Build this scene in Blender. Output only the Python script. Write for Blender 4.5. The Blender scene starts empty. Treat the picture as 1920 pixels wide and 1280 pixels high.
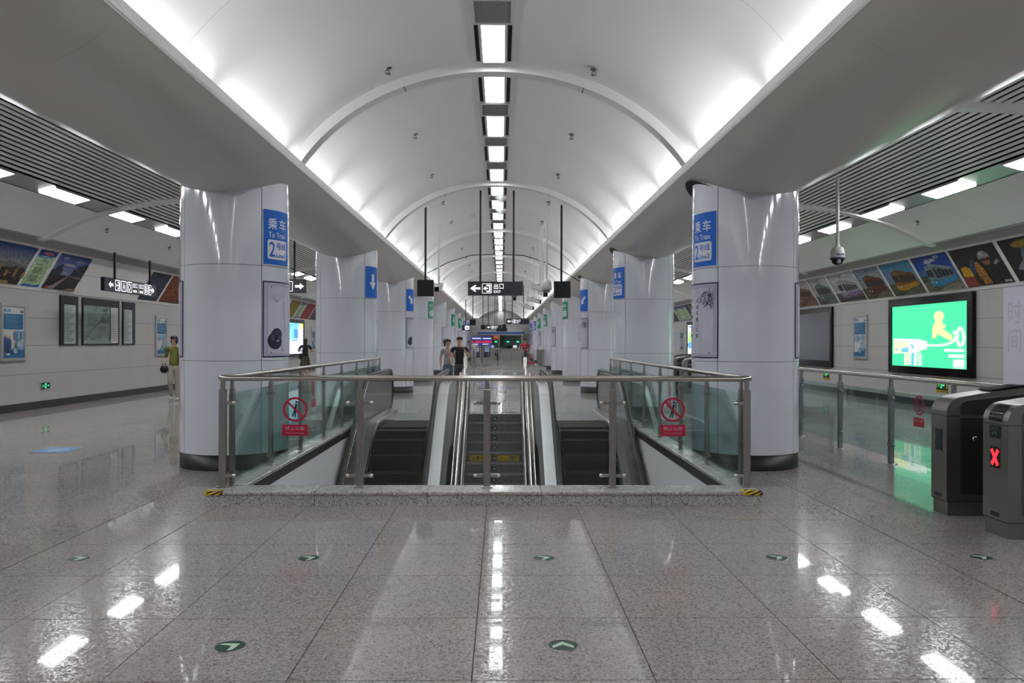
import bpy, bmesh, math, random
from mathutils import Vector, Matrix
random.seed(7)
sc = bpy.context.scene
COL = sc.collection
S = 0.891            # one building unit in metres (applied to everything at the end)
PI = math.pi

# ------------------------------------------------------------------ camera, world, light, exposure
cam_data = bpy.data.cameras.new('camera')
cam = bpy.data.objects.new('camera', cam_data)
COL.objects.link(cam)
cam_data.sensor_width = 36.0
cam_data.lens = 1535.0 / 1920.0 * 36.0
cam_data.clip_start = 0.05
cam_data.clip_end = 400
EYE = Vector((0.142, 0.0, 1.65))
cam.matrix_world = (Matrix.Translation(EYE) @ Matrix.Rotation(-0.01303, 4, 'Z')
                    @ Matrix.Rotation(PI / 2 + 0.0010, 4, 'X') @ Matrix.Rotation(0.0022, 4, 'Z'))
sc.camera = cam
world = bpy.data.worlds.new('world')
sc.world = world
world.use_nodes = True
world.node_tree.nodes['Background'].inputs[0].default_value = (0.8, 0.9, 1.0, 1)
world.node_tree.nodes['Background'].inputs[1].default_value = 0.02
sc.view_settings.view_transform = 'Standard'
sc.view_settings.look = 'None'
sc.view_settings.gamma = 1.0
sc.view_settings.use_curve_mapping = False
sc.view_settings.exposure = 0.0
try:
    sc.cycles.max_bounces = 14
    sc.cycles.transparent_max_bounces = 24
    sc.cycles.glossy_bounces = 6
    sc.cycles.diffuse_bounces = 5
    sc.cycles.sample_clamp_indirect = 6.0
    sc.cycles.caustics_reflective = False
    sc.cycles.caustics_refractive = False
except Exception:
    pass
COVE_W = 8.6        # watts of each cove tube
PANEL_E = 18.0        # radiance of the centre strip panels
SIDE_E = 38.5        # radiance of the aisle lamps
AD_E = 1.5

BAY = 8.0            # column spacing
YC0 = 11.17          # first column pair
YA, YB = -13.0, 97.0 # ends of the hall
XW = 11.22           # side walls
BAYS = range(-3, 11)
OFFX = 0.035          # the vault sits a touch to one side of the column rows

# ------------------------------------------------------------------ materials
MATS = {}
def nodes_of(m):
    m.use_nodes = True
    nt = m.node_tree
    return nt, nt.nodes['Principled BSDF']

def mat(name, col, rough=0.5, metal=0.0, coat=0.0, grain=0.0, gscale=40.0, bump=0.0, spec=0.5, stretch=None):
    if name in MATS:
        return MATS[name]
    m = bpy.data.materials.new(name)
    nt, b = nodes_of(m)
    b.inputs['Base Color'].default_value = (*col, 1)
    b.inputs['Roughness'].default_value = rough
    b.inputs['Metallic'].default_value = metal
    b.inputs['Coat Weight'].default_value = coat
    b.inputs['Coat Roughness'].default_value = 0.03
    b.inputs['Specular IOR Level'].default_value = spec
    if grain or bump:
        g = nt.nodes.new('ShaderNodeNewGeometry')
        n = nt.nodes.new('ShaderNodeTexNoise')
        n.inputs['Scale'].default_value = gscale
        n.inputs['Detail'].default_value = 3
        src = g.outputs['Position']
        if stretch:
            mp = nt.nodes.new('ShaderNodeMapping')
            mp.inputs['Scale'].default_value = stretch
            nt.links.new(src, mp.inputs['Vector'])
            src = mp.outputs['Vector']
        nt.links.new(src, n.inputs['Vector'])
        if grain:
            mr = nt.nodes.new('ShaderNodeMapRange')
            mr.inputs['From Min'].default_value = 0.3
            mr.inputs['From Max'].default_value = 0.7
            mr.inputs['To Min'].default_value = 1 - grain
            mr.inputs['To Max'].default_value = 1 + grain
            nt.links.new(n.outputs['Fac'], mr.inputs['Value'])
            mx = nt.nodes.new('ShaderNodeVectorMath')
            mx.operation = 'SCALE'
            mx.inputs[0].default_value = col
            nt.links.new(mr.outputs['Result'], mx.inputs['Scale'])
            nt.links.new(mx.outputs['Vector'], b.inputs['Base Color'])
        if bump:
            bp = nt.nodes.new('ShaderNodeBump')
            bp.inputs['Strength'].default_value = bump
            bp.inputs['Distance'].default_value = 0.01
            nt.links.new(n.outputs['Fac'], bp.inputs['Height'])
            nt.links.new(bp.outputs['Normal'], b.inputs['Normal'])
    MATS[name] = m
    return m

def emis(name, col, strength):
    if name in MATS:
        return MATS[name]
    m = bpy.data.materials.new(name)
    nt, b = nodes_of(m)
    b.inputs['Base Color'].default_value = (0.02, 0.02, 0.02, 1)
    b.inputs['Roughness'].default_value = 0.25
    b.inputs['Emission Color'].default_value = (*col, 1)
    b.inputs['Emission Strength'].default_value = strength
    MATS[name] = m
    return m

def granite(name, base, dark, light, scale, rough, pink=0.0, spec=0.5):
    m = bpy.data.materials.new(name)
    nt, b = nodes_of(m)
    N, L = nt.nodes, nt.links
    g = N.new('ShaderNodeNewGeometry')
    v = N.new('ShaderNodeTexVoronoi'); v.inputs['Scale'].default_value = scale
    L.new(g.outputs['Position'], v.inputs['Vector'])
    sep = N.new('ShaderNodeSeparateColor'); L.new(v.outputs['Color'], sep.inputs[0])
    cr = N.new('ShaderNodeValToRGB')
    cr.color_ramp.interpolation = 'CONSTANT'
    e = cr.color_ramp.elements
    e[0].position = 0.0; e[0].color = (*dark, 1)
    e[1].position = 0.16; e[1].color = (*base, 1)
    a = e.new(0.55); a.color = (base[0] * 0.82, base[1] * 0.81, base[2] * 0.80, 1)
    a = e.new(0.75); a.color = (*light, 1)
    L.new(sep.outputs[0], cr.inputs[0])
    n = N.new('ShaderNodeTexNoise'); n.inputs['Scale'].default_value = 0.9; n.inputs['Detail'].default_value = 4
    L.new(g.outputs['Position'], n.inputs['Vector'])
    rp = N.new('ShaderNodeValToRGB')
    rp.color_ramp.elements[0].position = 0.35; rp.color_ramp.elements[0].color = (0.90, 0.90, 0.90, 1)
    rp.color_ramp.elements[1].position = 0.68; rp.color_ramp.elements[1].color = (1.06, 1.06 - pink, 1.06 - pink * 0.9, 1)
    L.new(n.outputs['Fac'], rp.inputs[0])
    mx = N.new('ShaderNodeMix'); mx.data_type = 'RGBA'; mx.blend_type = 'MULTIPLY'; mx.inputs[0].default_value = 1.0
    L.new(cr.outputs[0], mx.inputs[6]); L.new(rp.outputs[0], mx.inputs[7])
    L.new(mx.outputs[2], b.inputs['Base Color'])
    n2 = N.new('ShaderNodeTexNoise'); n2.inputs['Scale'].default_value = 2.5
    L.new(g.outputs['Position'], n2.inputs['Vector'])
    mr = N.new('ShaderNodeMapRange'); mr.inputs['To Min'].default_value = rough * 0.6; mr.inputs['To Max'].default_value = rough * 1.5
    L.new(n2.outputs['Fac'], mr.inputs['Value']); L.new(mr.outputs['Result'], b.inputs['Roughness'])
    if name == 'floor_granite':      # single grains polish differently, so lamps sparkle in the floor
        st = N.new('ShaderNodeMath'); st.operation = 'GREATER_THAN'; st.inputs[1].default_value = 0.55
        L.new(sep.outputs[1], st.inputs[0])
        ad = N.new('ShaderNodeMath'); ad.operation = 'MULTIPLY_ADD'; ad.inputs[1].default_value = 0.15
        L.new(st.outputs[0], ad.inputs[0]); L.new(mr.outputs['Result'], ad.inputs[2]); L.new(ad.outputs[0], b.inputs['Roughness'])
    b.inputs['Specular IOR Level'].default_value = spec
    MATS[name] = m
    return m

def glass(name, tint, gloss=0.08):
    m = bpy.data.materials.new(name)
    m.use_nodes = True
    nt = m.node_tree
    N, L = nt.nodes, nt.links
    for n in list(N):
        N.remove(n)
    out = N.new('ShaderNodeOutputMaterial')
    tr = N.new('ShaderNodeBsdfTransparent'); tr.inputs[0].default_value = (*tint, 1)
    gl = N.new('ShaderNodeBsdfGlossy'); gl.inputs[0].default_value = (0.9, 1, 0.97, 1); gl.inputs[1].default_value = 0.02
    fr = N.new('ShaderNodeFresnel')
    gm = N.new('ShaderNodeNewGeometry')       # same reflectance on both faces of the pane
    mr = N.new('ShaderNodeMapRange'); mr.inputs['To Min'].default_value = 1.45; mr.inputs['To Max'].default_value = 1 / 1.45
    L.new(gm.outputs['Backfacing'], mr.inputs['Value']); L.new(mr.outputs['Result'], fr.inputs[0])
    mx = N.new('ShaderNodeMixShader')
    L.new(fr.outputs[0], mx.inputs[0]); L.new(tr.outputs[0], mx.inputs[1]); L.new(gl.outputs[0], mx.inputs[2])
    L.new(mx.outputs[0], out.inputs[0])
    MATS[name] = m
    return m

def col(c, rough=0.45, e=None):
    """flat print colour; e: backlit"""
    key = 'print_%d_%d_%d_%d' % tuple(int(round(v * 999)) for v in (*c, rough)) + ('' if e is None else '_e%d' % int(e * 100))
    if key in MATS:
        return MATS[key]
    if e is None:
        return mat(key, c, max(rough, 0.5), spec=0.3)
    return emis(key, c, e)

def pcol(c):
    """ink of a photographic print: uneven, finely mottled"""
    return mat('photo_%d_%d_%d' % tuple(int(round(v * 999)) for v in c), c, 0.5, spec=0.3, grain=0.38, gscale=16.0)

FLOOR = granite('floor_granite', (0.32, 0.295, 0.28), (0.165, 0.15, 0.142), (0.385, 0.358, 0.342), 112, 0.03, 0.05, 0.26)
CURBG = granite('curb_granite', (0.44, 0.43, 0.41), (0.10, 0.10, 0.10), (0.56, 0.55, 0.52), 165, 0.25, 0.02)
STAIRG = granite('stair_granite', (0.16, 0.16, 0.155), (0.05, 0.05, 0.05), (0.22, 0.22, 0.21), 140, 0.35)
GROUT = mat('grout', (0.05, 0.05, 0.05), 0.8, grain=0.2)
ENAMEL = mat('white_enamel', (0.665, 0.70, 0.775), 0.10, coat=0.8, grain=0.015, gscale=1.5)
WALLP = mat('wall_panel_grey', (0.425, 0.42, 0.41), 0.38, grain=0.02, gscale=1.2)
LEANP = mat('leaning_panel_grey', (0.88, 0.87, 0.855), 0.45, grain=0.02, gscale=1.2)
JOINT = mat('dark_joint', (0.045, 0.043, 0.042), 0.7, grain=0.1)
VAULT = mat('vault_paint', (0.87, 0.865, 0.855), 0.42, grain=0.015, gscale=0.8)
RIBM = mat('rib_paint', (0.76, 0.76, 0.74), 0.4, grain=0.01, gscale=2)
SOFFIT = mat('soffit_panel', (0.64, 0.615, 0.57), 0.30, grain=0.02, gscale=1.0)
TRIMM = mat('fascia_paint', (0.66, 0.655, 0.63), 0.4, grain=0.01)
SLAT = mat('slat_paint', (0.93, 0.93, 0.91), 0.4, grain=0.02, gscale=4)
PLASTER = mat('side_ceiling_paint', (0.84, 0.89, 0.85), 0.45, grain=0.015, gscale=1.0)
BLACK = mat('black_void', (0.012, 0.012, 0.012), 0.8, grain=0.1)
BLACKG = mat('black_gloss', (0.008, 0.008, 0.010), 0.12, grain=0.1, spec=0.3)
BLACKM = mat('black_metal', (0.012, 0.012, 0.015), 0.4, grain=0.1, spec=0.3)
BASEB = mat('black_skirting', (0.014, 0.013, 0.013), 0.4, grain=0.2, gscale=6)
STEEL = mat('brushed_steel', (0.50, 0.475, 0.44), 0.22, 1.0, grain=0.05, gscale=30)
STEELP = mat('post_steel', (0.36, 0.345, 0.325), 0.32, 1.0, grain=0.06, gscale=30)
STEELL = mat('bright_steel', (0.66, 0.63, 0.58), 0.16, 1.0, grain=0.03, gscale=30)
ALU = mat('light_aluminium', (0.44, 0.445, 0.46), 0.35, 0.7, grain=0.04, gscale=12)
GATEM = mat('gate_steel', (0.26, 0.245, 0.23), 0.34, 0.9, grain=0.06, gscale=60, stretch=(1, 1, 8))
GATED = mat('gate_side', (0.035, 0.032, 0.03), 0.35, 0.3, grain=0.1)
BALUS = mat('balustrade_steel', (0.15, 0.146, 0.142), 0.22, 0.9, grain=0.06, gscale=8)
RUBBER = mat('black_rubber', (0.015, 0.015, 0.017), 0.45, grain=0.15)
STEPM = mat('escalator_step', (0.017, 0.016, 0.015), 0.5, 0.4, grain=0.2, gscale=20)
WELLW = mat('well_panel_white', (0.90, 0.905, 0.94), 0.3, grain=0.02, gscale=1.5)
LOUVRE = mat('louvre_grey', (0.30, 0.29, 0.31), 0.5, 0.2, grain=0.1, gscale=30)
FRAMEW = mat('lamp_frame', (0.62, 0.62, 0.66), 0.4, grain=0.03)
CAMW = mat('camera_white', (0.62, 0.64, 0.62), 0.35, grain=0.03)
GLASS = glass('railing_glass', (0.80, 0.885, 0.875))
GLASSC = glass('clear_glass', (0.945, 0.97, 0.96))
LAMP = emis('lamp_panel', (0.97, 0.98, 1.0), PANEL_E)
LAMPS = emis('lamp_tube', (0.96, 0.98, 1.0), SIDE_E)
EMW = emis('sign_white', (0.95, 0.96, 1.0), 1.3)
EMG = emis('sign_green', (0.05, 0.9, 0.35), 1.2)
EMR = emis('sign_red', (1.0, 0.03, 0.05), 1.4)

# ------------------------------------------------------------------ mesh builder
class MB:
    def __init__(self):
        self.v, self.f, self.m, self.s, self.mats = [], [], [], [], []
    def mi(self, m):
        if m not in self.mats:
            self.mats.append(m)
        return self.mats.index(m)
    def face(self, pts, m, smooth=False):
        n = len(self.v)
        self.v += [tuple(p) for p in pts]
        self.f.append(tuple(range(n, n + len(pts))))
        self.m.append(self.mi(m)); self.s.append(smooth)
    def grid(self, fn, nu, nv, m, smooth=True):
        n = len(self.v)
        for i in range(nu + 1):
            for j in range(nv + 1):
                self.v.append(tuple(fn(i / nu, j / nv)))
        k = self.mi(m)
        for i in range(nu):
            for j in range(nv):
                a = n + i * (nv + 1) + j
                self.f.append((a, a + nv + 1, a + nv + 2, a + 1)); self.m.append(k); self.s.append(smooth)
    def box(self, x0, x1, y0, y1, z0, z1, m):
        n = len(self.v)
        self.v += [(x0, y0, z0), (x1, y0, z0), (x1, y1, z0), (x0, y1, z0), (x0, y0, z1), (x1, y0, z1), (x1, y1, z1), (x0, y1, z1)]
        k = self.mi(m)
        for q in ((0, 3, 2, 1), (4, 5, 6, 7), (0, 1, 5, 4), (1, 2, 6, 5), (2, 3, 7, 6), (3, 0, 4, 7)):
            self.f.append(tuple(n + i for i in q)); self.m.append(k); self.s.append(False)
    def bbox(self, x0, x1, y0, y1, z0, z1, m, b=0.004):
        """box with chamfered upright and top edges"""
        prof = [(x0 + b, y0), (x1 - b, y0), (x1, y0 + b), (x1, y1 - b), (x1 - b, y1), (x0 + b, y1), (x0, y1 - b), (x0, y0 + b)]
        cx, cy = (x0 + x1) / 2, (y0 + y1) / 2
        top = [(cx + (p[0] - cx) * (1 - 2 * b / max(1e-6, x1 - x0)), cy + (p[1] - cy) * (1 - 2 * b / max(1e-6, y1 - y0))) for p in prof]
        rings = [[(x, y, z0) for x, y in prof], [(x, y, z1 - b) for x, y in prof], [(x, y, z1) for x, y in top]]
        n = len(self.v); k = self.mi(m)
        for r in rings:
            self.v += r
        for a in range(2):
            for i in range(8):
                j = (i + 1) % 8
                self.f.append((n + a * 8 + i, n + a * 8 + j, n + (a + 1) * 8 + j, n + (a + 1) * 8 + i)); self.m.append(k); self.s.append(False)
        self.f.append(tuple(n + 16 + i for i in range(8))); self.m.append(k); self.s.append(False)
        self.f.append(tuple(n + 7 - i for i in range(8))); self.m.append(k); self.s.append(False)
    def prism(self, poly, fn, d0, d1, m, smooth=False):
        """poly: list of (a,b); fn(a,b,d) -> point"""
        n = len(poly)
        self.face([fn(a, b, d0) for a, b in poly], m)
        self.face([fn(a, b, d1) for a, b in reversed(poly)], m)
        base = len(self.v); k = self.mi(m)
        for a, b in poly:
            self.v.append(tuple(fn(a, b, d0)))
        for a, b in poly:
            self.v.append(tuple(fn(a, b, d1)))
        for i in range(n):
            j = (i + 1) % n
            self.f.append((base + i, base + n + i, base + n + j, base + j)); self.m.append(k); self.s.append(smooth)
    def tube(self, pts, r, m, seg=10, caps=True, flat=None):
        pts = [Vector(p) for p in pts]
        rs = r if isinstance(r, (list, tuple)) else [r] * len(pts)
        t0 = (pts[1] - pts[0]).normalized()
        up = Vector((0, 0, 1)) if abs(t0.z) < 0.9 else Vector((1, 0, 0))
        u = t0.cross(up).normalized()
        n0 = len(self.v); k = self.mi(m)
        for i, p in enumerate(pts):
            if i == 0: t = t0
            elif i == len(pts) - 1: t = (pts[i] - pts[i - 1]).normalized()
            else: t = ((pts[i + 1] - p).normalized() + (p - pts[i - 1]).normalized()).normalized()
            u = (u - t * u.dot(t)).normalized()
            w = t.cross(u)
            for s in range(seg):
                a = 2 * PI * s / seg
                self.v.append(tuple(p + (u * math.cos(a) + w * math.sin(a) * (flat or 1.0)) * rs[i]))
        for i in range(len(pts) - 1):
            for s in range(seg):
                q = (s + 1) % seg
                self.f.append((n0 + i * seg + s, n0 + i * seg + q, n0 + (i + 1) * seg + q, n0 + (i + 1) * seg + s)); self.m.append(k); self.s.append(True)
        if caps:
            e = n0 + (len(pts) - 1) * seg
            self.face([self.v[n0 + s] for s in range(seg)][::-1], m)
            self.face([self.v[e + s] for s in range(seg)], m)
    def lathe(self, prof, c, m, seg=20, ax='z', smooth=True):
        """prof: [(r, t)] along axis from centre c"""
        c = Vector(c)
        n0 = len(self.v); k = self.mi(m)
        for r, t in prof:
            for s in range(seg):
                a = 2 * PI * s / seg
                if ax == 'z': p = (c.x + r * math.cos(a), c.y + r * math.sin(a), c.z + t)
                elif ax == 'y': p = (c.x + r * math.cos(a), c.y + t, c.z + r * math.sin(a))
                else: p = (c.x + t, c.y + r * math.cos(a), c.z + r * math.sin(a))
                self.v.append(p)
        for i in range(len(prof) - 1):
            for s in range(seg):
                q = (s + 1) % seg
                self.f.append((n0 + i * seg + s, n0 + i * seg + q, n0 + (i + 1) * seg + q, n0 + (i + 1) * seg + s)); self.m.append(k); self.s.append(smooth)
    def ell(self, c, r, m, seg=14, rings=8):
        c = Vector(c)
        def fn(u, v):
            a, b = 2 * PI * u, PI * (v - 0.5)
            return (c.x + r[0] * math.cos(a) * math.cos(b), c.y + r[1] * math.sin(a) * math.cos(b), c.z + r[2] * math.sin(b))
        self.grid(fn, seg, rings, m)
    def art(self, items, fn, du=None, eps=0.0016, base=0):
        """flat print: items stacked outward layer by layer; fn(u, v, lift) -> point; du: cut into strips that follow a curved carrier"""
        for li, it in enumerate(items):
            kind, m = it[0], it[-1]
            if not isinstance(m, bpy.types.Material):
                m = col(m)
            polys = []
            if kind == 'rect':
                x0, y0, x1, y1 = it[1:5]; polys = [[(x0, y0), (x1, y0), (x1, y1), (x0, y1)]]
            elif kind == 'poly':
                polys = [list(it[1])]
            elif kind == 'ell':
                cx, cy, rx, ry = it[1:5]; polys = [[(cx + rx * math.cos(2 * PI * i / 24), cy + ry * math.sin(2 * PI * i / 24)) for i in range(24)]]
            elif kind == 'ring':
                cx, cy, r0, r1 = it[1:5]
                for i in range(32):
                    a, b = 2 * PI * i / 32, 2 * PI * (i + 1) / 32
                    polys.append([(cx + r0 * math.cos(a), cy + r0 * math.sin(a)), (cx + r1 * math.cos(a), cy + r1 * math.sin(a)),
                                  (cx + r1 * math.cos(b), cy + r1 * math.sin(b)), (cx + r0 * math.cos(b), cy + r0 * math.sin(b))])
            elif kind == 'rrect':
                x0, y0, x1, y1, r = it[1:6]
                pl = []
                for cx, cy, a0 in ((x1 - r, y0 + r, -90), (x1 - r, y1 - r, 0), (x0 + r, y1 - r, 90), (x0 + r, y0 + r, 180)):
                    for t in range(5):
                        a = math.radians(a0 + 22.5 * t); pl.append((cx + r * math.cos(a), cy + r * math.sin(a)))
                polys = [pl]
            elif kind == 'line':
                pts, w = it[1], it[2]
                for (ax, ay), (bx, by) in zip(pts[:-1], pts[1:]):
                    L = math.hypot(bx - ax, by - ay) or 1e-6
                    nx, ny = -(by - ay) / L * w / 2, (bx - ax) / L * w / 2
                    polys.append([(ax - nx, ay - ny), (bx - nx, by - ny), (bx + nx, by + ny), (ax + nx, ay + ny)])
            elif kind == 'text':
                body, x0, y0, x1, y1 = it[1:6]
                tv, tf = text_mesh(body)
                for f in tf:
                    polys.append([(x0 + tv[i][0] * (x1 - x0), y0 + tv[i][1] * (y1 - y0)) for i in f])
            lift = eps * (li + 1 + base)
            for p in polys:
                if du is None:
                    self.face([fn(x, y, lift) for x, y in p], m)
                else:
                    for q in slice_poly(p, du):
                        self.face([fn(x, y, lift) for x, y in q], m, True)
    def build(self, name, parent=None, loc=None, link=True):
        me = bpy.data.meshes.new(name)
        o0 = Vector(loc) if loc is not None else None
        vv = self.v if o0 is None else [(x - o0.x, y - o0.y, z - o0.z) for x, y, z in self.v]
        me.from_pydata(vv, [], self.f)
        for m in self.mats:
            me.materials.append(m)
        me.polygons.foreach_set('material_index', self.m)
        me.polygons.foreach_set('use_smooth', self.s)
        me.update()
        o = bpy.data.objects.new(name, me)
        if link:
            COL.objects.link(o)
        if parent is not None:
            o.parent = parent
        if o0 is not None:
            o.location = o0
        return o

def slice_poly(p, du):
    x0, x1 = min(a[0] for a in p), max(a[0] for a in p)
    k0, k1 = math.floor(x0 / du + 1e-9), math.ceil(x1 / du - 1e-9)
    if k1 - k0 <= 1:
        return [p]
    out = []
    def clip(poly, xc, keep_gt):
        res = []
        for i in range(len(poly)):
            a, b = poly[i], poly[(i + 1) % len(poly)]
            ia = (a[0] >= xc) if keep_gt else (a[0] <= xc)
            ib = (b[0] >= xc) if keep_gt else (b[0] <= xc)
            if ia: res.append(a)
            if ia != ib:
                t = (xc - a[0]) / (b[0] - a[0]); res.append((xc, a[1] + t * (b[1] - a[1])))
        return res
    for k in range(k0, k1):
        q = clip(p, k * du, True)
        if len(q) >= 3: q = clip(q, (k + 1) * du, False)
        if len(q) >= 3: out.append(q)
    return out

_TXT = {}
def text_mesh(body):
    """glyph outlines of the built-in font, normalised to a unit box"""
    if body in _TXT:
        return _TXT[body]
    cu = bpy.data.curves.new('txt', 'FONT')
    cu.body = body; cu.size = 1.0; cu.resolution_u = 2; cu.offset = 0.012
    ob = bpy.data.objects.new('txt', cu)
    COL.objects.link(ob)
    dg = bpy.context.evaluated_depsgraph_get(); dg.update()
    me = bpy.data.meshes.new_from_object(ob.evaluated_get(dg))
    v = [(p.co.x, p.co.y) for p in me.vertices]
    f = [tuple(q.vertices) for q in me.polygons]
    bpy.data.objects.remove(ob); bpy.data.curves.remove(cu); bpy.data.meshes.remove(me)
    if v:
        x0, x1 = min(a for a, b in v), max(a for a, b in v)
        y0, y1 = min(b for a, b in v), max(b for a, b in v)
        v = [((a - x0) / max(1e-6, x1 - x0), (b - y0) / max(1e-6, y1 - y0)) for a, b in v]
    _TXT[body] = (v, f)
    return v, f

def frame_fn(o, U, V, N):
    o, U, V, N = Vector(o), Vector(U), Vector(V), Vector(N)
    return lambda u, v, d: o + U * u + V * v + N * d

X_, Y_, Z_ = (1, 0, 0), (0, 1, 0), (0, 0, 1)
def cam_facing(o): return frame_fn(o, X_, Z_, (0, -1, 0))
def on_left(o): return frame_fn(o, Y_, Z_, X_)              # seen from the aisle, on the wall at -x
def on_right(o): return frame_fn(o, (0, -1, 0), Z_, (-1, 0, 0))

def tag(o, label=None, cat=None, group=None, kind=None):
    if label: o['label'] = label
    if cat: o['category'] = cat
    if group: o['group'] = group
    if kind: o['kind'] = kind
    return o
def empty(name, loc=(0, 0, 0), label=None, cat=None, group=None, kind=None):
    o = bpy.data.objects.new(name, None)
    o.empty_display_size = 0.1
    COL.objects.link(o); o.location = loc
    return tag(o, label, cat, group, kind)
def inst(name, src, parent=None, loc=(0, 0, 0), rz=0.0):
    """a copy of a mesh object that shares its mesh"""
    o = src.copy(); o.name = name
    COL.objects.link(o); o.location = loc; o.rotation_euler = (0, 0, rz)
    if parent is not None: o.parent = parent
    return o
def copy_tree(o, loc, label=None, rz=None):
    c = o.copy(); COL.objects.link(c); c.location = loc
    if rz is not None: c.rotation_euler = (0, 0, rz)
    if label: c['label'] = label
    for ch in list(o.children):
        d = ch.copy(); COL.objects.link(d); d.parent = c
        for g in list(ch.children):
            e = g.copy(); COL.objects.link(e); e.parent = d
    return c
ORD = ['first', 'second', 'third', 'fourth', 'fifth', 'sixth', 'seventh', 'eighth', 'ninth', 'tenth', 'eleventh', 'twelfth', 'thirteenth',
       'fourteenth', 'fifteenth', 'sixteenth', 'seventeenth', 'eighteenth', 'nineteenth', 'twentieth'] + ['%d%s' % (i, {1: 'st', 2: 'nd', 3: 'rd'}.get(i % 10, 'th')) for i in range(21, 80)]
SIDE = {-1: 'map-board', 1: 'fare-gate'}
# ------------------------------------------------------------------ floor
HX0, HX1, HY0, HY1 = -2.6, 2.6, 8.5, 19.0      # the stair and escalator opening
def cut(rect):
    x0, x1, y0, y1 = rect
    if x1 <= HX0 or x0 >= HX1 or y1 <= HY0 or y0 >= HY1:
        return [rect]
    out = []
    if y0 < HY0: out.append((x0, x1, y0, HY0))
    if y1 > HY1: out.append((x0, x1, HY1, y1))
    ya, yb = max(y0, HY0), min(y1, HY1)
    if x0 < HX0: out.append((x0, HX0, ya, yb))
    if x1 > HX1: out.append((HX1, x1, ya, yb))
    return out
mb = MB()
for r in cut((-XW - 0.1, XW + 0.1, YA, YB)):
    mb.box(r[0], r[1], r[2], r[3], -0.16, -0.006, GROUT)
floor = mb.build('floor'); tag(floor, kind='structure')
xs = [-XW, -10.66] + [-3.46 - 0.9 * k for k in range(7, -1, -1)] + [-2.7, -1.8, -0.9, 0, 0.9, 1.8, 2.7] + [3.46 + 0.9 * k for k in range(8)] + [10.66, XW]
ys = [4.0 + 0.9 * k for k in range(-18, 104)]
tiles = []
for i in range(len(xs) - 1):
    for j in range(len(ys) - 1):
        for r in cut((xs[i], xs[i + 1], ys[j], ys[j + 1])):
            g0 = 0.007 if abs(abs(r[0]) - 3.46) < 0.01 else 0.0028
            g1 = 0.007 if abs(abs(r[1]) - 3.46) < 0.01 else 0.0028
            tiles.append((round(r[0] + g0, 4), round(r[1] - g1, 4), round(r[2] + 0.0028, 4), round(r[3] - 0.0028, 4)))
def tile_seen(t):
    cx, cy = (t[0] + t[1]) / 2 - 0.15, (t[2] + t[3]) / 2
    return t[3] > 3.9 and abs(cx) < cy * 0.64 + 0.6
vis = sorted([t for t in tiles if tile_seen(t)], key=lambda t: ((t[2] + t[3]) / 2) ** 2 + ((t[0] + t[1]) / 2) ** 2)
near = set(vis[:296])
rest = MB(); proto = {}
for t in tiles:
    if t in near:
        key = (round(t[1] - t[0], 3), round(t[3] - t[2], 3))
        c = ((t[0] + t[1]) / 2, (t[2] + t[3]) / 2, 0)
        if key not in proto:
            m = MB(); w, h = key[0] / 2, key[1] / 2
            m.box(-w, w, -h, h, -0.02, 0.0, FLOOR)
            proto[key] = m.build('floor_tile', floor, None); proto[key].location = c
        else:
            inst('floor_tile', proto[key], floor, c)
    else:
        rest.box(*t, -0.02, 0.0, FLOOR)
o = rest.build('distant_floor_tile', floor); o['kind'] = 'stuff'

# ------------------------------------------------------------------ side walls
ROWS = [(2.22, 2.88), (1.55, 2.22), (0.86, 1.55), (0.18, 0.86)]
for sx, nm in ((-1, 'left'), (1, 'right')):
    mb = MB(); x = sx * XW
    mb.box(min(x, x + sx * 0.15), max(x, x + sx * 0.15), YA, YB, -0.1, 5.6, JOINT)
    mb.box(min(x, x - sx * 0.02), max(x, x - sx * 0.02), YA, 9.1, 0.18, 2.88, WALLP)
    # backing of the leaning upper wall
    n = MB()
    wall = mb.build('wall_' + nm); tag(wall, kind='structure')
    g = 0.004
    protos = []
    for (z0, z1) in ROWS:
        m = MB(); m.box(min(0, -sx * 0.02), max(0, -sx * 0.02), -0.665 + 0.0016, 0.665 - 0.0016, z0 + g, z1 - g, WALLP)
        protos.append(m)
    objs = [None] * 4
    y0 = 9.83
    for k in range(66):
        for r in range(4):
            c = (x, y0 + 1.33 * k, 0)
            if objs[r] is None:
                objs[r] = protos[r].build('wall_panel', wall); objs[r].location = c
            else:
                inst('wall_panel', objs[r], wall, c)
    # leaning panels above
    A, B = Vector((x, 0, 2.885)), Vector((sx * 10.62, 0, 3.88))
    d = (B - A); L = d.length; d.normalize(); nrm = Vector((-sx * d.z, 0, sx * d.x)) 
    if nrm.x * sx > 0: nrm = -nrm
    mb = MB()
    mb.grid(lambda u, v: A + d * L * v - nrm * 0.012 + Vector((0, YA + (YB - YA) * u, 0)), 1, 1, JOINT, False)
    mb.build('leaning_backing', wall)
    src = {}
    for k in range(-2, 33):
        yy0, yy1 = 9.165 + 2.66 * k, 9.165 + 2.66 * (k + 1)
        for r, (a, b) in enumerate(((0.0, 0.52), (0.52, 1.0))):
            if r not in src:
                m = MB()
                fn = lambda u, v, e: A + d * (L * u) + nrm * e + Vector((0, v, 0))
                aa, bb = a + 0.004, b - 0.004
                m.prism([(aa, -1.328), (bb, -1.328), (bb, 1.328), (aa, 1.328)], fn, -0.012, 0.0, LEANP)
                src[r] = m.build('leaning_panel', wall); src[r].location = (0, (yy0 + yy1) / 2, 0)
            else:
                inst('leaning_panel', src[r], wall, (0, (yy0 + yy1) / 2, 0))
    mb = MB(); xb = x - sx * 0.035
    mb.box(min(x, xb), max(x, xb), YA, YB, 0.0, 0.18, BASEB)
    tag(mb.build('baseboard_' + nm), kind='structure')
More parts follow.
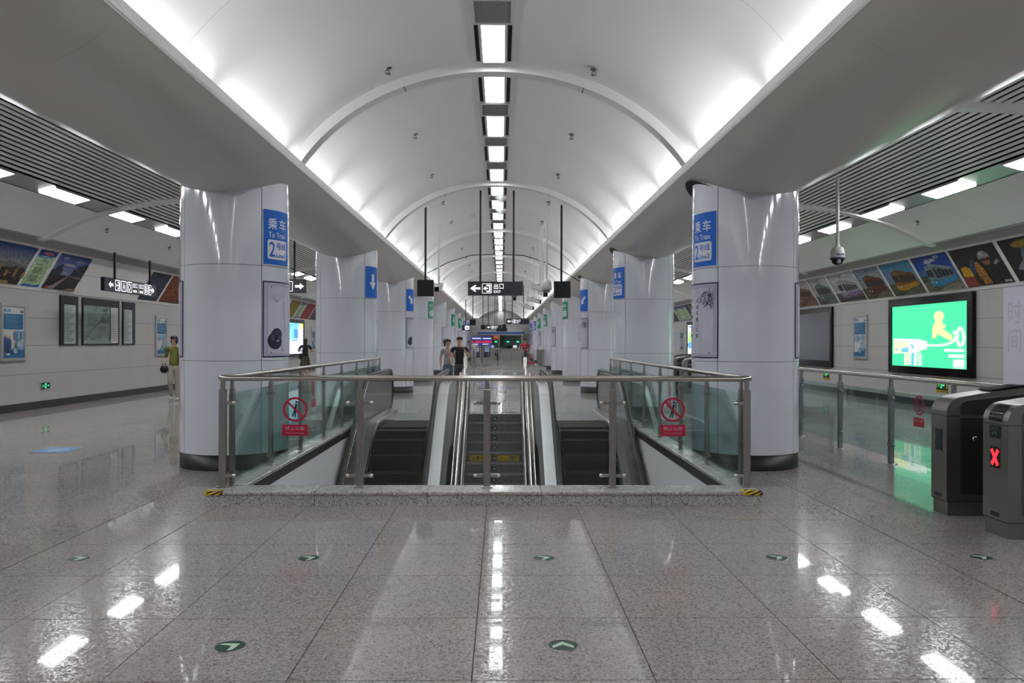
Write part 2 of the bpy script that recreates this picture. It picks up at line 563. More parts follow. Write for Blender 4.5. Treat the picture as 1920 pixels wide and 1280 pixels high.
mb = MB(); mb.box(-XW, XW, YA - 0.2, YA, -0.1, 5.6, WALLP); tag(mb.build('wall_back'), kind='structure')
mb = MB(); mb.box(-XW, XW, YB, YB + 0.2, -0.1, 5.6, JOINT)
wf = mb.build('wall_far'); tag(wf, kind='structure')
s0 = None
for i in range(-8, 8):
    for k in range(8):
        c = (i * 1.33 + 0.665, YB - 0.012, 0.35 + 0.67 * k)
        if s0 is None:
            m = MB(); m.box(-0.66, 0.66, 0.0, 0.012, -0.33, 0.33, WALLP); s0 = m.build('wall_panel', wf); s0.location = c
        else: inst('wall_panel', s0, wf, c)

# ------------------------------------------------------------------ vault
def vault(x): return 2.92 + 2.5 * math.sqrt(max(0, 1 - (x / 3.1) ** 2))
ceiling = empty('ceiling', (OFFX, 0, 0), kind='structure')
TH0 = math.asin((3.93 - 2.92) / 2.5)
mb = MB()
src = None
def vfn(a, b, y0, y1, off=0.0):
    def fn(u, v):
        t = TH0 + (PI - 2 * TH0) * u
        return ((3.1 + off) * math.cos(t), y0 + (y1 - y0) * v, 2.92 + (2.5 + off) * math.sin(t))
    return fn
mb.grid(vfn(0, 0, YA, YB, 0.03), 40, 1, JOINT)
mb.build('vault_backing', ceiling)
for k in range(-6, 22):
    y0 = YC0 + 4.0 * k; y1 = y0 + 4.0
    if src is None:
        m = MB(); m.grid(vfn(0, 0, -1.9985, 1.9985), 48, 1, VAULT)
        src = m.build('vault_panel', ceiling); src.location = (0, (y0 + y1) / 2, 0)
    else:
        inst('vault_panel', src, ceiling, (0, (y0 + y1) / 2, 0))
# ribs
def rib_mesh():
    m = MB()
    def prof(a, b, zc, t): return (a * math.cos(t), zc + b * math.sin(t))
    T0 = math.asin((3.93 - 2.88) / 2.42)
    def sweep(pts):   # pts: list of (inset, y)
        n = len(pts)
        for i in range(n):
            (o0, ya), (o1, yb) = pts[i], pts[(i + 1) % n]
            def fn(u, v, o0=o0, o1=o1, ya=ya, yb=yb):
                t = T0 + (PI - 2 * T0) * u
                o = o0 + (o1 - o0) * v
                x, z = prof(2.98 + o, 2.42 + o, 2.88, t)
                return (x, ya + (yb - ya) * v, z)
            m.grid(fn, 40, 1, RIBM)
    sweep([(0.0, -0.13), (0.0, 0.10), (0.14, 0.10), (0.14, -0.13)])
    sweep([(0.05, 0.10), (0.05, 0.19), (0.14, 0.19), (0.14, 0.10)])
    # joints: thin dark collars
    for t in (math.radians(66), math.radians(114)):
        for o, ya, yb in ((-0.002, -0.132, 0.102),):
            def fn(u, v):
                tt = t + (u - 0.5) * 0.004
                x, z = prof(2.98 + o, 2.42 + o, 2.88, tt)
                return (x, ya + (yb - ya) * v, z)
            m.grid(fn, 1, 1, JOINT, False)
    return m
src = None
for k in BAYS:
    y = YC0 + BAY * k
    if src is None:
        src = rib_mesh().build('ceiling_rib', ceiling); src.location = (0, y, 0)
    else:
        inst('ceiling_rib', src, ceiling, (0, y, 0))

# ------------------------------------------------------------------ edge beams with rolled soffit, fascia and cove ledge
PROF = [(2.58, 3.95), (2.68, 3.87), (2.80, 3.78), (3.00, 3.665), (3.22, 3.595), (3.47, 3.57), (3.75, 3.585), (3.95, 3.635), (4.12, 3.705), (4.25, 3.79), (4.36, 3.93), (4.43, 4.15), (4.46, 4.45), (4.47, 4.85)]
def catmull(P, n):
    out = []
    for i in range(len(P) - 1):
        p0, p1, p2, p3 = P[max(i - 1, 0)], P[i], P[i + 1], P[min(i + 2, len(P) - 1)]
        for k in range(n):
            t = k / n
            out.append(tuple(0.5 * (2 * p1[c] + (p2[c] - p0[c]) * t + (2 * p0[c] - 5 * p1[c] + 4 * p2[c] - p3[c]) * t * t + (3 * p1[c] - p0[c] - 3 * p2[c] + p3[c]) * t ** 3) for c in range(2)))
    out.append(P[-1])
    return out
PR = catmull(PROF, 3)
def soffit_z(x):
    for (a, za), (b, zb) in zip(PR[:-1], PR[1:]):
        if a <= x <= b: return za + (zb - za) * (x - a) / (b - a)
    return 3.95
SEG = BAY / 3
for sx, nm in ((-1, 'left'), (1, 'right')):
    beam = empty('ceiling_beam_' + nm, (OFFX, 0, 0), kind='structure')
    m = MB()
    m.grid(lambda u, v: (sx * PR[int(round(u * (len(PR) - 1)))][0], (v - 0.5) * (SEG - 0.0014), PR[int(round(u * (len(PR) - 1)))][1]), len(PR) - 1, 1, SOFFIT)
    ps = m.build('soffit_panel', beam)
    f = MB(); xa, xb = sx * 2.58, sx * 2.605
    f.box(min(xa, xb), max(xa, xb), -SEG / 2 + 0.003, SEG / 2 - 0.003, 3.948, 4.07, TRIMM)
    f.box(min(xa, sx * 2.92), max(xa, sx * 2.92), -SEG / 2, SEG / 2, 3.955, 3.975, TRIMM)
    pf = f.build('fascia', beam)
    first = True
    for k in range(-9, 33):
        y = YC0 + SEG * (k + 0.5)
        if first:
            ps.location = (0, y, 0); pf.location = (0, y, 0); first = False
        else:
            inst('soffit_panel', ps, beam, (0, y, 0)); inst('fascia', pf, beam, (0, y, 0))

# ------------------------------------------------------------------ aisle ceilings
RECESS_SHADE = mat('recess_shade_grey', (0.50, 0.50, 0.48), 0.6, grain=0.03)  # shade of the cornice recess put into its colour, darker than the ceiling paint
SP = catmull([(4.46, 4.73), (5.5, 4.79), (6.5, 4.80), (7.2, 4.77), (8.12, 4.65), (8.9, 4.46), (9.5, 4.23), (10.10, 3.92)], 8)
def side_z(x):
    for (a, za), (b, zb) in zip(SP[:-1], SP[1:]):
        if a <= x <= b: return za + (zb - za) * (x - a) / (b - a)
    return SP[-1][1]
def side_slope(x): return (side_z(x + 0.05) - side_z(x - 0.05)) / 0.1
for sx, nm in ((-1, 'left'), (1, 'right')):
    ce = empty('ceiling_' + nm, kind='structure')
    m = MB()
    def bfn(u, v):
        x = 4.4 + (XW - 4.4) * u
        return (sx * x, YA + (YB - YA) * v, (side_z(x) if x < 10.1 else 3.95) + 0.30)
    m.grid(bfn, 16, 1, BLACK); m.build('ceiling_void', ce)
    x = 4.56
    while x < 8.40:
        sl = side_slope(x); h = Vector((1, 0, sl)).normalized(); n = Vector((-h.z, 0, h.x))
        c = Vector((x, 0, side_z(x) + 0.07))
        m = MB()
        fn = lambda a, b, dd: Vector((sx * (c + h * a + n * b).x, dd, (c + h * a + n * b).z))
        m.prism([(-0.043, 0.016), (-0.043, 0.004), (-0.037, 0), (0.037, 0), (0.043, 0.004), (0.043, 0.016)], fn, YA, YB, SLAT)
        m.build('slat', ce)
        x += 0.146
    # plain sloping panel and cornice, cut at the ribs
    m = MB()
    def pfn(u, v):
        xx = 8.86 + (10.10 - 8.86) * u
        return (sx * xx, (v - 0.5) * (SEG - 0.003), side_z(xx) + 0.05)
    m.grid(pfn, 8, 1, PLASTER)
    for (xa, za), (xb, zb) in zip([(10.10, 3.97), (10.14, 3.965), (10.16, 4.03), (10.60, 4.03)], [(10.14, 3.965), (10.16, 4.03), (10.60, 4.03), (10.60, 3.86)]):
        m.face([(sx * xa, -SEG / 2, za), (sx * xa, SEG / 2, za), (sx * xb, SEG / 2, zb), (sx * xb, -SEG / 2, zb)], RECESS_SHADE)
    pp = None
    for k in range(-9, 33):
        y = YC0 + SEG * (k + 0.5)
        if pp is None: pp = m.build('sloping_panel', ce); pp.location = (0, y, 0)
        else: inst('sloping_panel', pp, ce, (0, y, 0))
    # service strip that carries the lamps
    m = MB()
    def sfn(u, v):
        xx = 8.44 + 0.42 * u
        return (sx * xx, YA + (YB - YA) * v, side_z(xx) + 0.06)
    m.grid(sfn, 4, 1, ALU); m.build('service_strip', ce)
    # ribs
    m = MB()
    npt = 34
    pts = [(4.46 + (10.22 - 4.46) * i / npt) for i in range(npt + 1)]
    for (o0, ya, o1, yb) in ((0, -0.12, 0, 0.12), (0, 0.12, 0.12, 0.12), (0.12, 0.12, 0.12, -0.12), (0.12, -0.12, 0, -0.12), (0.04, 0.12, 0.04, 0.2), (0.04, 0.2, 0.12, 0.2)):
        def rfn(u, v):
            xx = pts[int(round(u * npt))]
            return (sx * xx, ya + (yb - ya) * v, (side_z(xx) if xx < 10.1 else 3.92 - (xx - 10.1) * 0.2) + o0 + (o1 - o0) * v)
        m.grid(rfn, npt, 1, RIBM)
    rp = None
    for k in BAYS:
        y = YC0 + BAY * k - (0.65 if sx < 0 else 0.20)
        if rp is None: rp = m.build('ceiling_rib', ce); rp.location = (0, y, 0)
        else: inst('ceiling_rib', rp, ce, (0, y, 0))

# ------------------------------------------------------------------ lamps
def copies(proto_children, n): pass
# centre strip: three louvres and four lamps in each bay
lamp0 = None; grille0 = None; nl = ng = 0
for k in BAYS:
    y = YC0 + BAY * k + 0.22
    for i in range(4):
        yy0 = y + i * 2.06; yc = yy0 + 0.67
        seen = yc > 8.0
        loc = (OFFX, yc, 5.40)
        if lamp0 is None or True:
            pass
        if lamp0 is None:
            lamp0 = empty('ceiling_lamp', loc, 'rectangular white ceiling lamp', 'ceiling lamp', 'lamps of the centre strip')
            m = MB(); m.box(-0.235, 0.235, -0.66, 0.66, -0.012, 0.02, BLACK); m.build('housing', lamp0)
            m = MB()
            m.box(-0.175, -0.14, -0.655, 0.655, -0.035, -0.010, FRAMEW); m.box(0.14, 0.175, -0.655, 0.655, -0.035, -0.010, FRAMEW)
            m.box(-0.245, -0.228, -0.66, 0.66, -0.030, 0.0, FRAMEW); m.box(0.228, 0.245, -0.66, 0.66, -0.030, 0.0, FRAMEW)
            m.box(-0.14, 0.14, -0.66, -0.64, -0.035, -0.010, FRAMEW); m.box(-0.14, 0.14, 0.64, 0.66, -0.035, -0.010, FRAMEW)
            m.build('frame', lamp0)
            m = MB(); m.box(-0.14, 0.14, -0.64, 0.64, -0.022, -0.012, LAMP); m.build('diffuser', lamp0)
            cur = lamp0
        else:
            cur = copy_tree(lamp0, loc)
        if seen:
            cur['label'] = '%s white lamp from the camera in the ceiling centre strip' % ORD[nl]; nl += 1
        else:
            cur['label'] = 'white ceiling lamp of the centre strip above or behind the camera'
        if i < 3:
            yg = yy0 + 1.34 + 0.36
            loc = (OFFX, yg, 5.40)
            if grille0 is None:
                grille0 = empty('air_grille', loc, 'grey slatted air grille in a white frame', 'air grille', 'air grilles of the centre strip')
                m = MB()
                for (a, b, c, d) in ((-0.25, -0.205, -0.355, 0.355), (0.205, 0.25, -0.355, 0.355), (-0.205, 0.205, -0.355, -0.315), (-0.205, 0.205, 0.315, 0.355)):
                    m.box(a, b, c, d, -0.045, 0.0, FRAMEW)
                m.build('frame', grille0)
                m = MB(); m.box(-0.205, 0.205, -0.315, 0.315, -0.01, 0.0, BLACK); m.build('backing', grille0)
                m = MB()
                for q in range(15):
                    yy = -0.30 + q * 0.0429
                    m.prism([(yy - 0.018, -0.012), (yy + 0.018, -0.034), (yy + 0.018, -0.030), (yy - 0.018, -0.008)], lambda a, b, dd: (dd, a, b), -0.205, 0.205, LOUVRE)
                m.build('louvre', grille0)
                cur = grille0
            else:
                cur = copy_tree(grille0, loc)
            if yg > 8.0:
                cur['label'] = '%s grey air grille from the camera between centre strip lamps' % ORD[ng]; ng += 1
            else:
                cur['label'] = 'grey air grille of the centre strip above or behind the camera'
# aisle lamps
for sx in (-1, 1):
    src = None; n = 0
    off = 16.63 if sx < 0 else 15.53
    for k in range(-9, 30):
        y = off + SEG * k
        zc = side_z(8.65); sl = side_slope(8.65)
        loc = (sx * 8.65, y, zc + 0.052)
        if src is None:
            src = empty('aisle_lamp', loc, 'bright aisle lamp', 'ceiling lamp', 'aisle lamps on the %s side' % SIDE[sx])
            m = MB()
            fn = lambda a, b, dd: (sx * a, dd, sl * a + b)
            m.prism([(-0.165, -0.012), (0.165, -0.012), (0.165, 0.0), (-0.165, 0.0)], fn, -0.66, 0.66, LAMPS); m.build('diffuser', src)
            m = MB()
            for a, b in ((-0.185, -0.162), (0.162, 0.185)):
                m.prism([(a, -0.016), (b, -0.016), (b, 0.01), (a, 0.01)], fn, -0.68, 0.68, ALU)
            m.build('frame', src)
            cur = src
        else:
            cur = copy_tree(src, loc)
        if y > 13.3:
            cur['label'] = '%s bright lamp in view along the %s aisle ceiling' % (ORD[n], SIDE[sx]); n += 1
        else:
            cur['label'] = 'bright aisle lamp above or behind the camera, %s side' % SIDE[sx]
# cove tubes behind the fascias
for sx in (-1, 1):
    src = None; n = 0
    for k in range(-8, 31):
        y = 12.0 + SEG * k
        loc = (OFFX + sx * 2.66, y, 3.985)
        if src is None:
            src = empty('cove_lamp', loc, 'fluorescent tube', 'tube lamp', 'hidden cove tubes behind the %s fascia' % SIDE[sx])
            m = MB(); m.box(-0.03, 0.03, -0.8, 0.8, -0.01, 0.012, FRAMEW); m.build('batten', src)
            m = MB(); m.tube([(0, -0.75, 0.022), (0, 0.75, 0.022)], 0.010, EMW, 6); m.build('tube', src)
            cur = src
        else:
            cur = copy_tree(src, loc)
        cur['label'] = 'fluorescent tube lying in the light cove on the %s side' % SIDE[sx]
        ld = bpy.data.lights.new('cove_light', 'AREA'); ld.shape = 'RECTANGLE'
        ld.size = 0.05 * S; ld.size_y = 2.3 * S
        ld.energy = COVE_W; ld.color = (0.97, 0.975, 1.0)
        lo = bpy.data.objects.new('cove_light', ld); COL.objects.link(lo)
        lo.rotation_euler = (PI, -sx * 0.95, 0)
        lo.parent = cur; lo.location = (0, 0, 0.045)
# ------------------------------------------------------------------ columns, their signs and posters
R0 = 0.705; XC = 3.47
BLUE = (0.012, 0.13, 0.56); GREEN = (0.01, 0.30, 0.15); WHITE = (0.72, 0.74, 0.80); NAVY = (0.02, 0.03, 0.14)
LAV = (0.50, 0.50, 0.60); INK = (0.02, 0.02, 0.03)
LEVELS = [(0.20, 1.405), (1.405, 2.64), (2.64, 3.86)]

def column_proto():
    root = empty('column', (0, 0, 0))
    m = MB(); m.lathe([(R0 - 0.025, 0.0), (R0 - 0.025, 3.9)], (0, 0, 0), JOINT, 40); m.build('core', root)
    m = MB(); m.lathe([(R0 - 0.004, 0.0), (R0 - 0.004, 0.198), (R0 - 0.03, 0.198)], (0, 0, 0), BASEB, 48); m.build('base', root)
    for z0, z1 in LEVELS:
        m = MB()
        a0, a1 = math.radians(-45) + 0.0075, math.radians(45) - 0.0075
        P = lambda r, a, z: (r * math.sin(a), -r * math.cos(a), z)
        za, zb = z0 + 0.003, z1 - 0.003
        m.grid(lambda u, v: P(R0, a0 + (a1 - a0) * u, za + (zb - za) * v), 16, 1, ENAMEL)
        for zz in (za, zb):
            m.grid(lambda u, v: P(R0 - 0.025 * v, a0 + (a1 - a0) * u, zz), 16, 1, ENAMEL, False)
        for aa in (a0, a1):
            m.grid(lambda u, v: P(R0 - 0.025 * u, aa, za + (zb - za) * v), 1, 1, ENAMEL, False)
        p = m.build('cladding_panel', root)
        for q in range(1, 4):
            inst('cladding_panel', p, root, (0, 0, 0), q * PI / 2)
    return root

def cyl_fn(cx, cy, th0, z0, sgn):
    """print wrapped on a column: u runs to the viewer's right; th0 is the angle (from -y towards +x) at u = 0"""
    def fn(u, v, d):
        th = th0 + u / R0
        r = R0 + 0.004 + d
        return (cx + r * math.sin(th), cy - r * math.cos(th), z0 + v)
    return fn

def arrow_poly(cx, cy, s, ang):
    pts = [(-0.14, 0.5), (0.14, 0.5), (0.14, -0.02), (0.36, -0.02), (0, -0.5), (-0.36, -0.02), (-0.14, -0.02)]
    c, n = math.cos(ang), math.sin(ang)
    return [(cx + s * (x * c - y * n), cy + s * (x * n + y * c)) for x, y in pts]

def sign_art(kind, bg):
    W, H = 0.50, 0.715
    a = [('rect', -0.01, -0.01, W + 0.01, H + 0.01, (0.62, 0.65, 0.72)), ('rect', 0, 0, W, H, bg)]
    if kind == 'train':
        a += [('text', '乘', 0.07, 0.46, 0.225, 0.61, WHITE), ('text', '车', 0.265, 0.46, 0.42, 0.61, WHITE),
              ('text', 'To Train', 0.075, 0.355, 0.405, 0.425, WHITE),
              ('rrect', 0.06, 0.07, 0.43, 0.325, 0.03, WHITE),
              ('text', '2', 0.085, 0.10, 0.185, 0.30, bg), ('text', '号线', 0.205, 0.205, 0.405, 0.295, bg), ('text', 'Line2', 0.205, 0.10, 0.40, 0.16, bg)]
        if bg == GREEN: pass
    else:
        a += [('poly', arrow_poly(W / 2, 0.36, 0.36, kind), WHITE)]
    return a, W, H

def poster_art(kind):
    W, H = 0.70, 1.0
    a = [('rect', 0, 0, W, H, (0.03, 0.025, 0.09)), ('rect', 0.018, 0.018, W - 0.018, H - 0.018, (0.42, 0.41, 0.53)),
         ('rect', 0.07, 0.05, W - 0.07, H - 0.06, (0.2, 0.2, 0.27)), ('rect', 0.073, 0.053, W - 0.073, H - 0.063, LAV)]
    if kind == 'bamboo':
        random.seed(11)
        for i in range(46):
            bx, by = W - 0.08 - random.random() * 0.20, H - 0.09 - random.random() * 0.2
            if (W - 0.08 - bx) + (H - 0.09 - by) > 0.30: continue
            an = random.uniform(-2.6, -0.5); L = random.uniform(0.05, 0.10)
            ex, ey = bx + L * math.cos(an), by + L * math.sin(an)
            nx, ny = -math.sin(an) * 0.007, math.cos(an) * 0.007
            ex = min(ex, W - 0.075)
            a.append(('poly', [(bx, by), ((bx + ex) / 2 + nx, (by + ey) / 2 + ny), (ex, ey), ((bx + ex) / 2 - nx, (by + ey) / 2 - ny)], (0.05, 0.05, 0.09)))
        a.append(('line', [(W - 0.075, H - 0.30), (W - 0.12, H - 0.16), (W - 0.09, H - 0.07)], 0.008, (0.05, 0.05, 0.09)))
        cols = [('知者不惑，仁者', W - 0.31), ('不忧，勇者不惧。', W - 0.42)]
        for t, cx in cols:
            y = 0.79
            for ch in t:
                if ch in '，。':
                    a.append(('ell', cx + 0.03, y - 0.02, 0.006, 0.008, INK)); y -= 0.05 if ch == '，' else 0
                else:
                    a.append(('text', ch, cx - 0.022, y - 0.055, cx + 0.028, y, INK)); y -= 0.083
        a.append(('poly', [(W - 0.10, 0.065), (W - 0.075, 0.065), (W - 0.075, 0.09)], (0.1, 0.1, 0.14)))
    else:
        a += [('ell', 0.20, 0.22, 0.13, 0.115, (0.018, 0.02, 0.035)), ('ell', 0.23, 0.30, 0.10, 0.085, (0.02, 0.022, 0.04)),
              ('ring', 0.235, 0.275, 0.07, 0.075, (0.16, 0.17, 0.24)), ('ell', 0.145, 0.26, 0.03, 0.035, (0.07, 0.08, 0.13)),
              ('poly', [(0.21, 0.215), (0.25, 0.235), (0.285, 0.21)], (0.34, 0.35, 0.43)),
              ('line', [(0.255, 0.29), (0.27, 0.235)], 0.006, (0.3, 0.3, 0.38)),
              ('line', [(0.30, 0.19), (0.345, 0.08)], 0.007, (0.03, 0.03, 0.05)),
              ('poly', [(0.335, 0.105), (0.35, 0.07), (0.352, 0.11)], (0.03, 0.03, 0.05)),
              ('ell', 0.24, 0.80, 0.09, 0.05, (0.47, 0.47, 0.57))]
        for (x, y, n) in ((0.36, 0.72, 8), (0.43, 0.80, 8)):
            for i in range(n):
                yy = y - i * 0.052
                a += [('line', [(x - 0.012, yy), (x + 0.012, yy + 0.006)], 0.005, INK), ('line', [(x + 0.002, yy + 0.012), (x - 0.008, yy - 0.018), (x + 0.013, yy - 0.02)], 0.005, INK)]
        for x, y in ((0.08, 0.06), (0.08, H - 0.09)):
            a.append(('poly', [(x, y), (x + 0.025, y), (x, y + 0.025)], (0.1, 0.1, 0.14)))
    return a, W, H

def mirror_u(fn, W):
    return fn
def put_on_column(cx, cy, sx, art, W, H, zb, name, label, cat, group, start=46.5):
    """starts at the seam next to the hall and wraps round the hall side (sx: row side)"""
    if sx < 0:     # map-board row: seam on the right, u grows away from the seam
        th0 = math.radians(start)
    else:          # fare-gate row: the print ends at the seam
        th0 = math.radians(-start) - W / R0
    m = MB()
    m.art(art, cyl_fn(cx, cy, th0, zb, sx), du=0.06, eps=0.0012)
    thm = th0 + W / 2 / R0
    o = m.build(name, None, (cx + R0 * math.sin(thm), cy - R0 * math.cos(thm), zb))
    return tag(o, label, cat, group)

cproto = None
signs = {(-1, 0): ('train', BLUE), (1, 0): ('train', BLUE), (-1, 1): (0.0, BLUE), (1, 1): ('train', BLUE), (-1, 2): (0.8, BLUE), (1, 2): (-0.8, BLUE),
         (-1, 3): ('train', GREEN), (1, 3): ('train', GREEN), (-1, 5): (0.0, GREEN), (1, 5): ('train', GREEN), (-1, 6): (0.8, GREEN), (1, 6): (-0.8, GREEN),
         (-1, 7): ('train', BLUE), (1, 7): ('train', BLUE), (-1, 8): (0.0, BLUE), (1, 8): ('train', BLUE)}
posters = {(-1, 0): 'lotus', (1, 0): 'bamboo', (-1, 2): 'lotus', (1, 2): 'bamboo', (-1, 4): 'lotus', (1, 4): 'bamboo', (-1, 6): 'lotus', (1, 6): 'bamboo', (-1, 8): 'lotus', (1, 8): 'bamboo'}
OUTER = []
for sx in (-1, 1):
    for k in range(-1, 11):
        cx, cy = sx * XC, YC0 + BAY * k
        if cproto is None:
            cproto = column_proto(); cproto.location = (cx, cy, 0); c = cproto
        else:
            c = copy_tree(cproto, (cx, cy, 0))
        side = SIDE[sx]
        if k < 0: lab = 'round white enamel column behind the view, %s row' % side
        else: lab = 'round glossy white column, %s from the camera in the %s row' % (ORD[k], side)
        tag(c, lab, 'column', 'round white columns of the hall')
        if (sx, k) in signs:
            kd, bg = signs[(sx, k)]
            art, W, H = sign_art(kd, bg)
            cn = 'blue' if bg == BLUE else 'green'
            what = '%s To Train line 2 sign' % cn if kd == 'train' else '%s sign with a white arrow' % cn
            put_on_column(cx, cy, sx, art, W, H, 2.665, 'column_sign', '%s on the %s column of the %s row' % (what, ORD[k], side), 'sign', 'signs on the columns')
        if (sx, k) in posters:
            art, W, H = poster_art(posters[(sx, k)])
            what = 'lavender poster with black ink teapot drawing' if posters[(sx, k)] == 'lotus' else 'lavender calligraphy poster with ink bamboo'
            put_on_column(cx, cy, sx, art, W, H, 1.445, 'column_poster', '%s on the %s column, %s row' % (what, ORD[k], side), 'poster', 'posters on the columns', 44.0 if sx > 0 else 46.0)
            if k == 0:
                m = MB(); art = poster_art('plain')[0][:4]
                th0 = math.radians(-48) - 0.7 / R0 if sx < 0 else math.radians(48)
                m.art(art, cyl_fn(cx, cy, th0, 1.445, sx), du=0.06)
                tag(m.build('column_poster', None, (cx + sx * R0 * 0.95, cy, 1.445)), 'lavender poster at the aisle side of the first column, %s row' % side, 'poster', 'posters on the columns')
        # black sheet painted for the shaded open gap between column and soffit, hall side
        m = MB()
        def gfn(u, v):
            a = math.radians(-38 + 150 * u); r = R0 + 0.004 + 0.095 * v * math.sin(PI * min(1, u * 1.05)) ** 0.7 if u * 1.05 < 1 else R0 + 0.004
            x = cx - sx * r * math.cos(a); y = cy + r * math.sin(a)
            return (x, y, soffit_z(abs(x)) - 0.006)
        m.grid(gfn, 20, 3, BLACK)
        rg = m.build('soffit_gap_shade', c)
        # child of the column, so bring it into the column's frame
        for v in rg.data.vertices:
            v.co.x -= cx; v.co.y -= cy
# ------------------------------------------------------------------ opening: granite kerb
def hazard(m, x0, x1, y0, y1, z):
    """yellow and black tape folded over a kerb corner: top strip and front lip"""
    n = 2; w = (x1 - x0) / n
    for i in range(-1, n):
        pts = [(x0 + i * w, 0), (x0 + (i + 0.5) * w, 0), (x0 + (i + 1.5) * w, 1), (x0 + (i + 1) * w, 1)]
        pts = [(min(max(a, x0), x1), b) for a, b in pts]
        m.face([(a, y0 - 0.003 , z - 0.035 + b * 0.035) for a, b in pts], col((0.75, 0.52, 0.02)))
        m.face([(a, y0 + b * (y1 - y0), z + 0.002) for a, b in pts], col((0.75, 0.52, 0.02)))
    m.face([(x0, y0 - 0.0015, z - 0.035), (x1, y0 - 0.0015, z - 0.035), (x1, y0 - 0.0015, z), (x0, y0 - 0.0015, z)], col((0.015, 0.015, 0.015)))
    m.face([(x0, y0, z + 0.001), (x1, y0, z + 0.001), (x1, y1, z + 0.001), (x0, y1, z + 0.001)], col((0.015, 0.015, 0.015)))
kerb = empty('granite_kerb', (0, 8.4, 0), 'low speckled granite kerb round the stair and escalator opening', 'kerb')
def kp(m, name): return m.build(name, kerb, None)
def shift(o, loc):
    """express world-space mesh in the frame of its parent at loc"""
    for v in o.data.vertices:
        v.co.x -= loc[0]; v.co.y -= loc[1]; v.co.z -= loc[2]
    return o
xk = [-2.87, -1.72, -0.59, 0.54, 1.65, 2.74]
xk = [-2.83, -1.735, -0.60, 0.55, 1.665, 2.785]
for i in range(5):
    m = MB(); m.bbox(xk[i] + 0.002, xk[i + 1] - 0.002, 8.262, 8.62, 0.0, 0.115, CURBG, 0.003); shift(kp(m, 'kerb_block'), (0, 8.4, 0))
    m = MB(); m.bbox(xk[i] + 0.0015, xk[i + 1] - 0.0015, 8.245, 8.64, 0.117, 0.145, CURBG, 0.006); shift(kp(m, 'coping_slab'), (0, 8.4, 0))
for sx in (-1, 1):
    for j in range(9):
        y0 = 8.645 + j * 1.15; y1 = y0 + 1.147
        a, b = sorted((sx * 2.54, sx * 2.762))
        m = MB(); m.bbox(a, b, y0, y1, 0.0, 0.115, CURBG, 0.003); shift(kp(m, 'kerb_block'), (0, 8.4, 0))
        m = MB(); m.bbox(a, b, y0, y1, 0.117, 0.145, CURBG, 0.006); shift(kp(m, 'coping_slab'), (0, 8.4, 0))
m = MB(); hazard(m, -2.832, -2.65, 8.243, 8.36, 0.1465); hazard(m, 2.59, 2.787, 8.243, 8.36, 0.1465)
shift(kp(m, 'hazard_tape'), (0, 8.4, 0))

# walls of the opening below the floor
for sx, nm in ((-1, 'left'), (1, 'right')):
    m = MB(); a, b = sorted((sx * 2.532, sx * 2.598))
    m.box(a, b, 8.5, 19.0, -5.6, -0.001, WELLW)
    a, b = sorted((sx * 2.528, sx * 2.538))
    m.box(a, b, 8.645, 19.0, 0.0, 0.112, BASEB)
    tag(m.build('wall_stairwell_' + nm), kind='structure')
m = MB(); m.box(-2.66, 2.66, 8.3, 8.45, -5.6, -0.16, WELLW); tag(m.build('wall_stairwell_front'), kind='structure')
m = MB(); m.box(-2.66, 2.66, 19.05, 19.2, -5.6, -0.16, WELLW); tag(m.build('wall_stairwell_back'), kind='structure')
m = MB(); m.box(-2.8, 2.8, 8.2, 19.4, -5.75, -5.6, FLOOR); tag(m.build('floor_lower'), kind='structure')

# ------------------------------------------------------------------ U-shaped glass railing
rail = empty('glass_railing', (0, 8.5, 0.145), 'steel and glass railing round the three sides of the escalator opening', 'railing')
RL = (0, 8.5, 0.145)
RX = 2.72; ZR = 1.275
path = []
for sx in (-1, 1):
    seq = [(sx * 2.70, 19.1), (sx * 2.70, 8.72)]
    if sx < 0:
        path += [(-2.70, 19.1, ZR), (-2.735, 8.80, ZR)]
        for t in range(1, 7):
            a = t / 7 * PI / 2
            path.append((-2.63 - 0.16 * math.cos(a), 8.62 - 0.12 * math.sin(a), ZR))
    else:
        for t in range(6, 0, -1):
            a = t / 7 * PI / 2
            path.append((2.60 + 0.16 * math.cos(a), 8.62 - 0.12 * math.sin(a), ZR))
        path += [(2.72, 8.75, ZR), (2.70, 19.1, ZR)]
m = MB(); m.tube(path, 0.0295, STEEL, 14); shift(m.build('handrail', rail), RL)
def make_post(x, y, along, name='post', base=0.145, zr=ZR, clamps=(-1, 1), zc=(0.27, 1.02)):
    m = MB()
    hx, hy = (0.033, 0.013) if along == 'x' else (0.013, 0.033)
    if along == 'x': hx, hy = 0.036, 0.022
    else: hx, hy = 0.022, 0.036
    m.bbox(x - hx, x + hx, y - hy, y + hy, base, 1.16, STEELP, 0.003)
    m.bbox(x - hx * 0.6, x + hx * 0.6, y - hy * 0.6, y + hy * 0.6, 1.16, zr - 0.02, STEELP, 0.002)
    m.bbox(x - hx - 0.02, x + hx + 0.02, y - hy - 0.02, y + hy + 0.02, base, base + 0.012, STEELP, 0.003)
    p = m.build(name, rail); shift(p, RL)
    for z in zc:
        for s in clamps:
            c = MB()
            if along == 'x':
                c.box(min(x + s * hx, x + s * (hx + 0.085)), max(x + s * hx, x + s * (hx + 0.085)), y - 0.026, y - 0.012, z - 0.017, z + 0.017, STEEL)
                c.lathe([(0.001, -0.018), (0.020, -0.016), (0.022, 0.0), (0.001, 0.002)], (x + s * (hx + 0.085), y - 0.016, z), STEELL, 12, 'y')
            else:
                c.box(x - 0.026, x + 0.026, min(y + s * hy, y + s * (hy + 0.06)), max(y + s * hy, y + s * (hy + 0.06)), z - 0.016, z + 0.016, STEEL)
            shift(c.build('glass_clamp', p), RL)
    return p
FP = [-2.735, -1.32, -0.005, 1.30, 2.70]
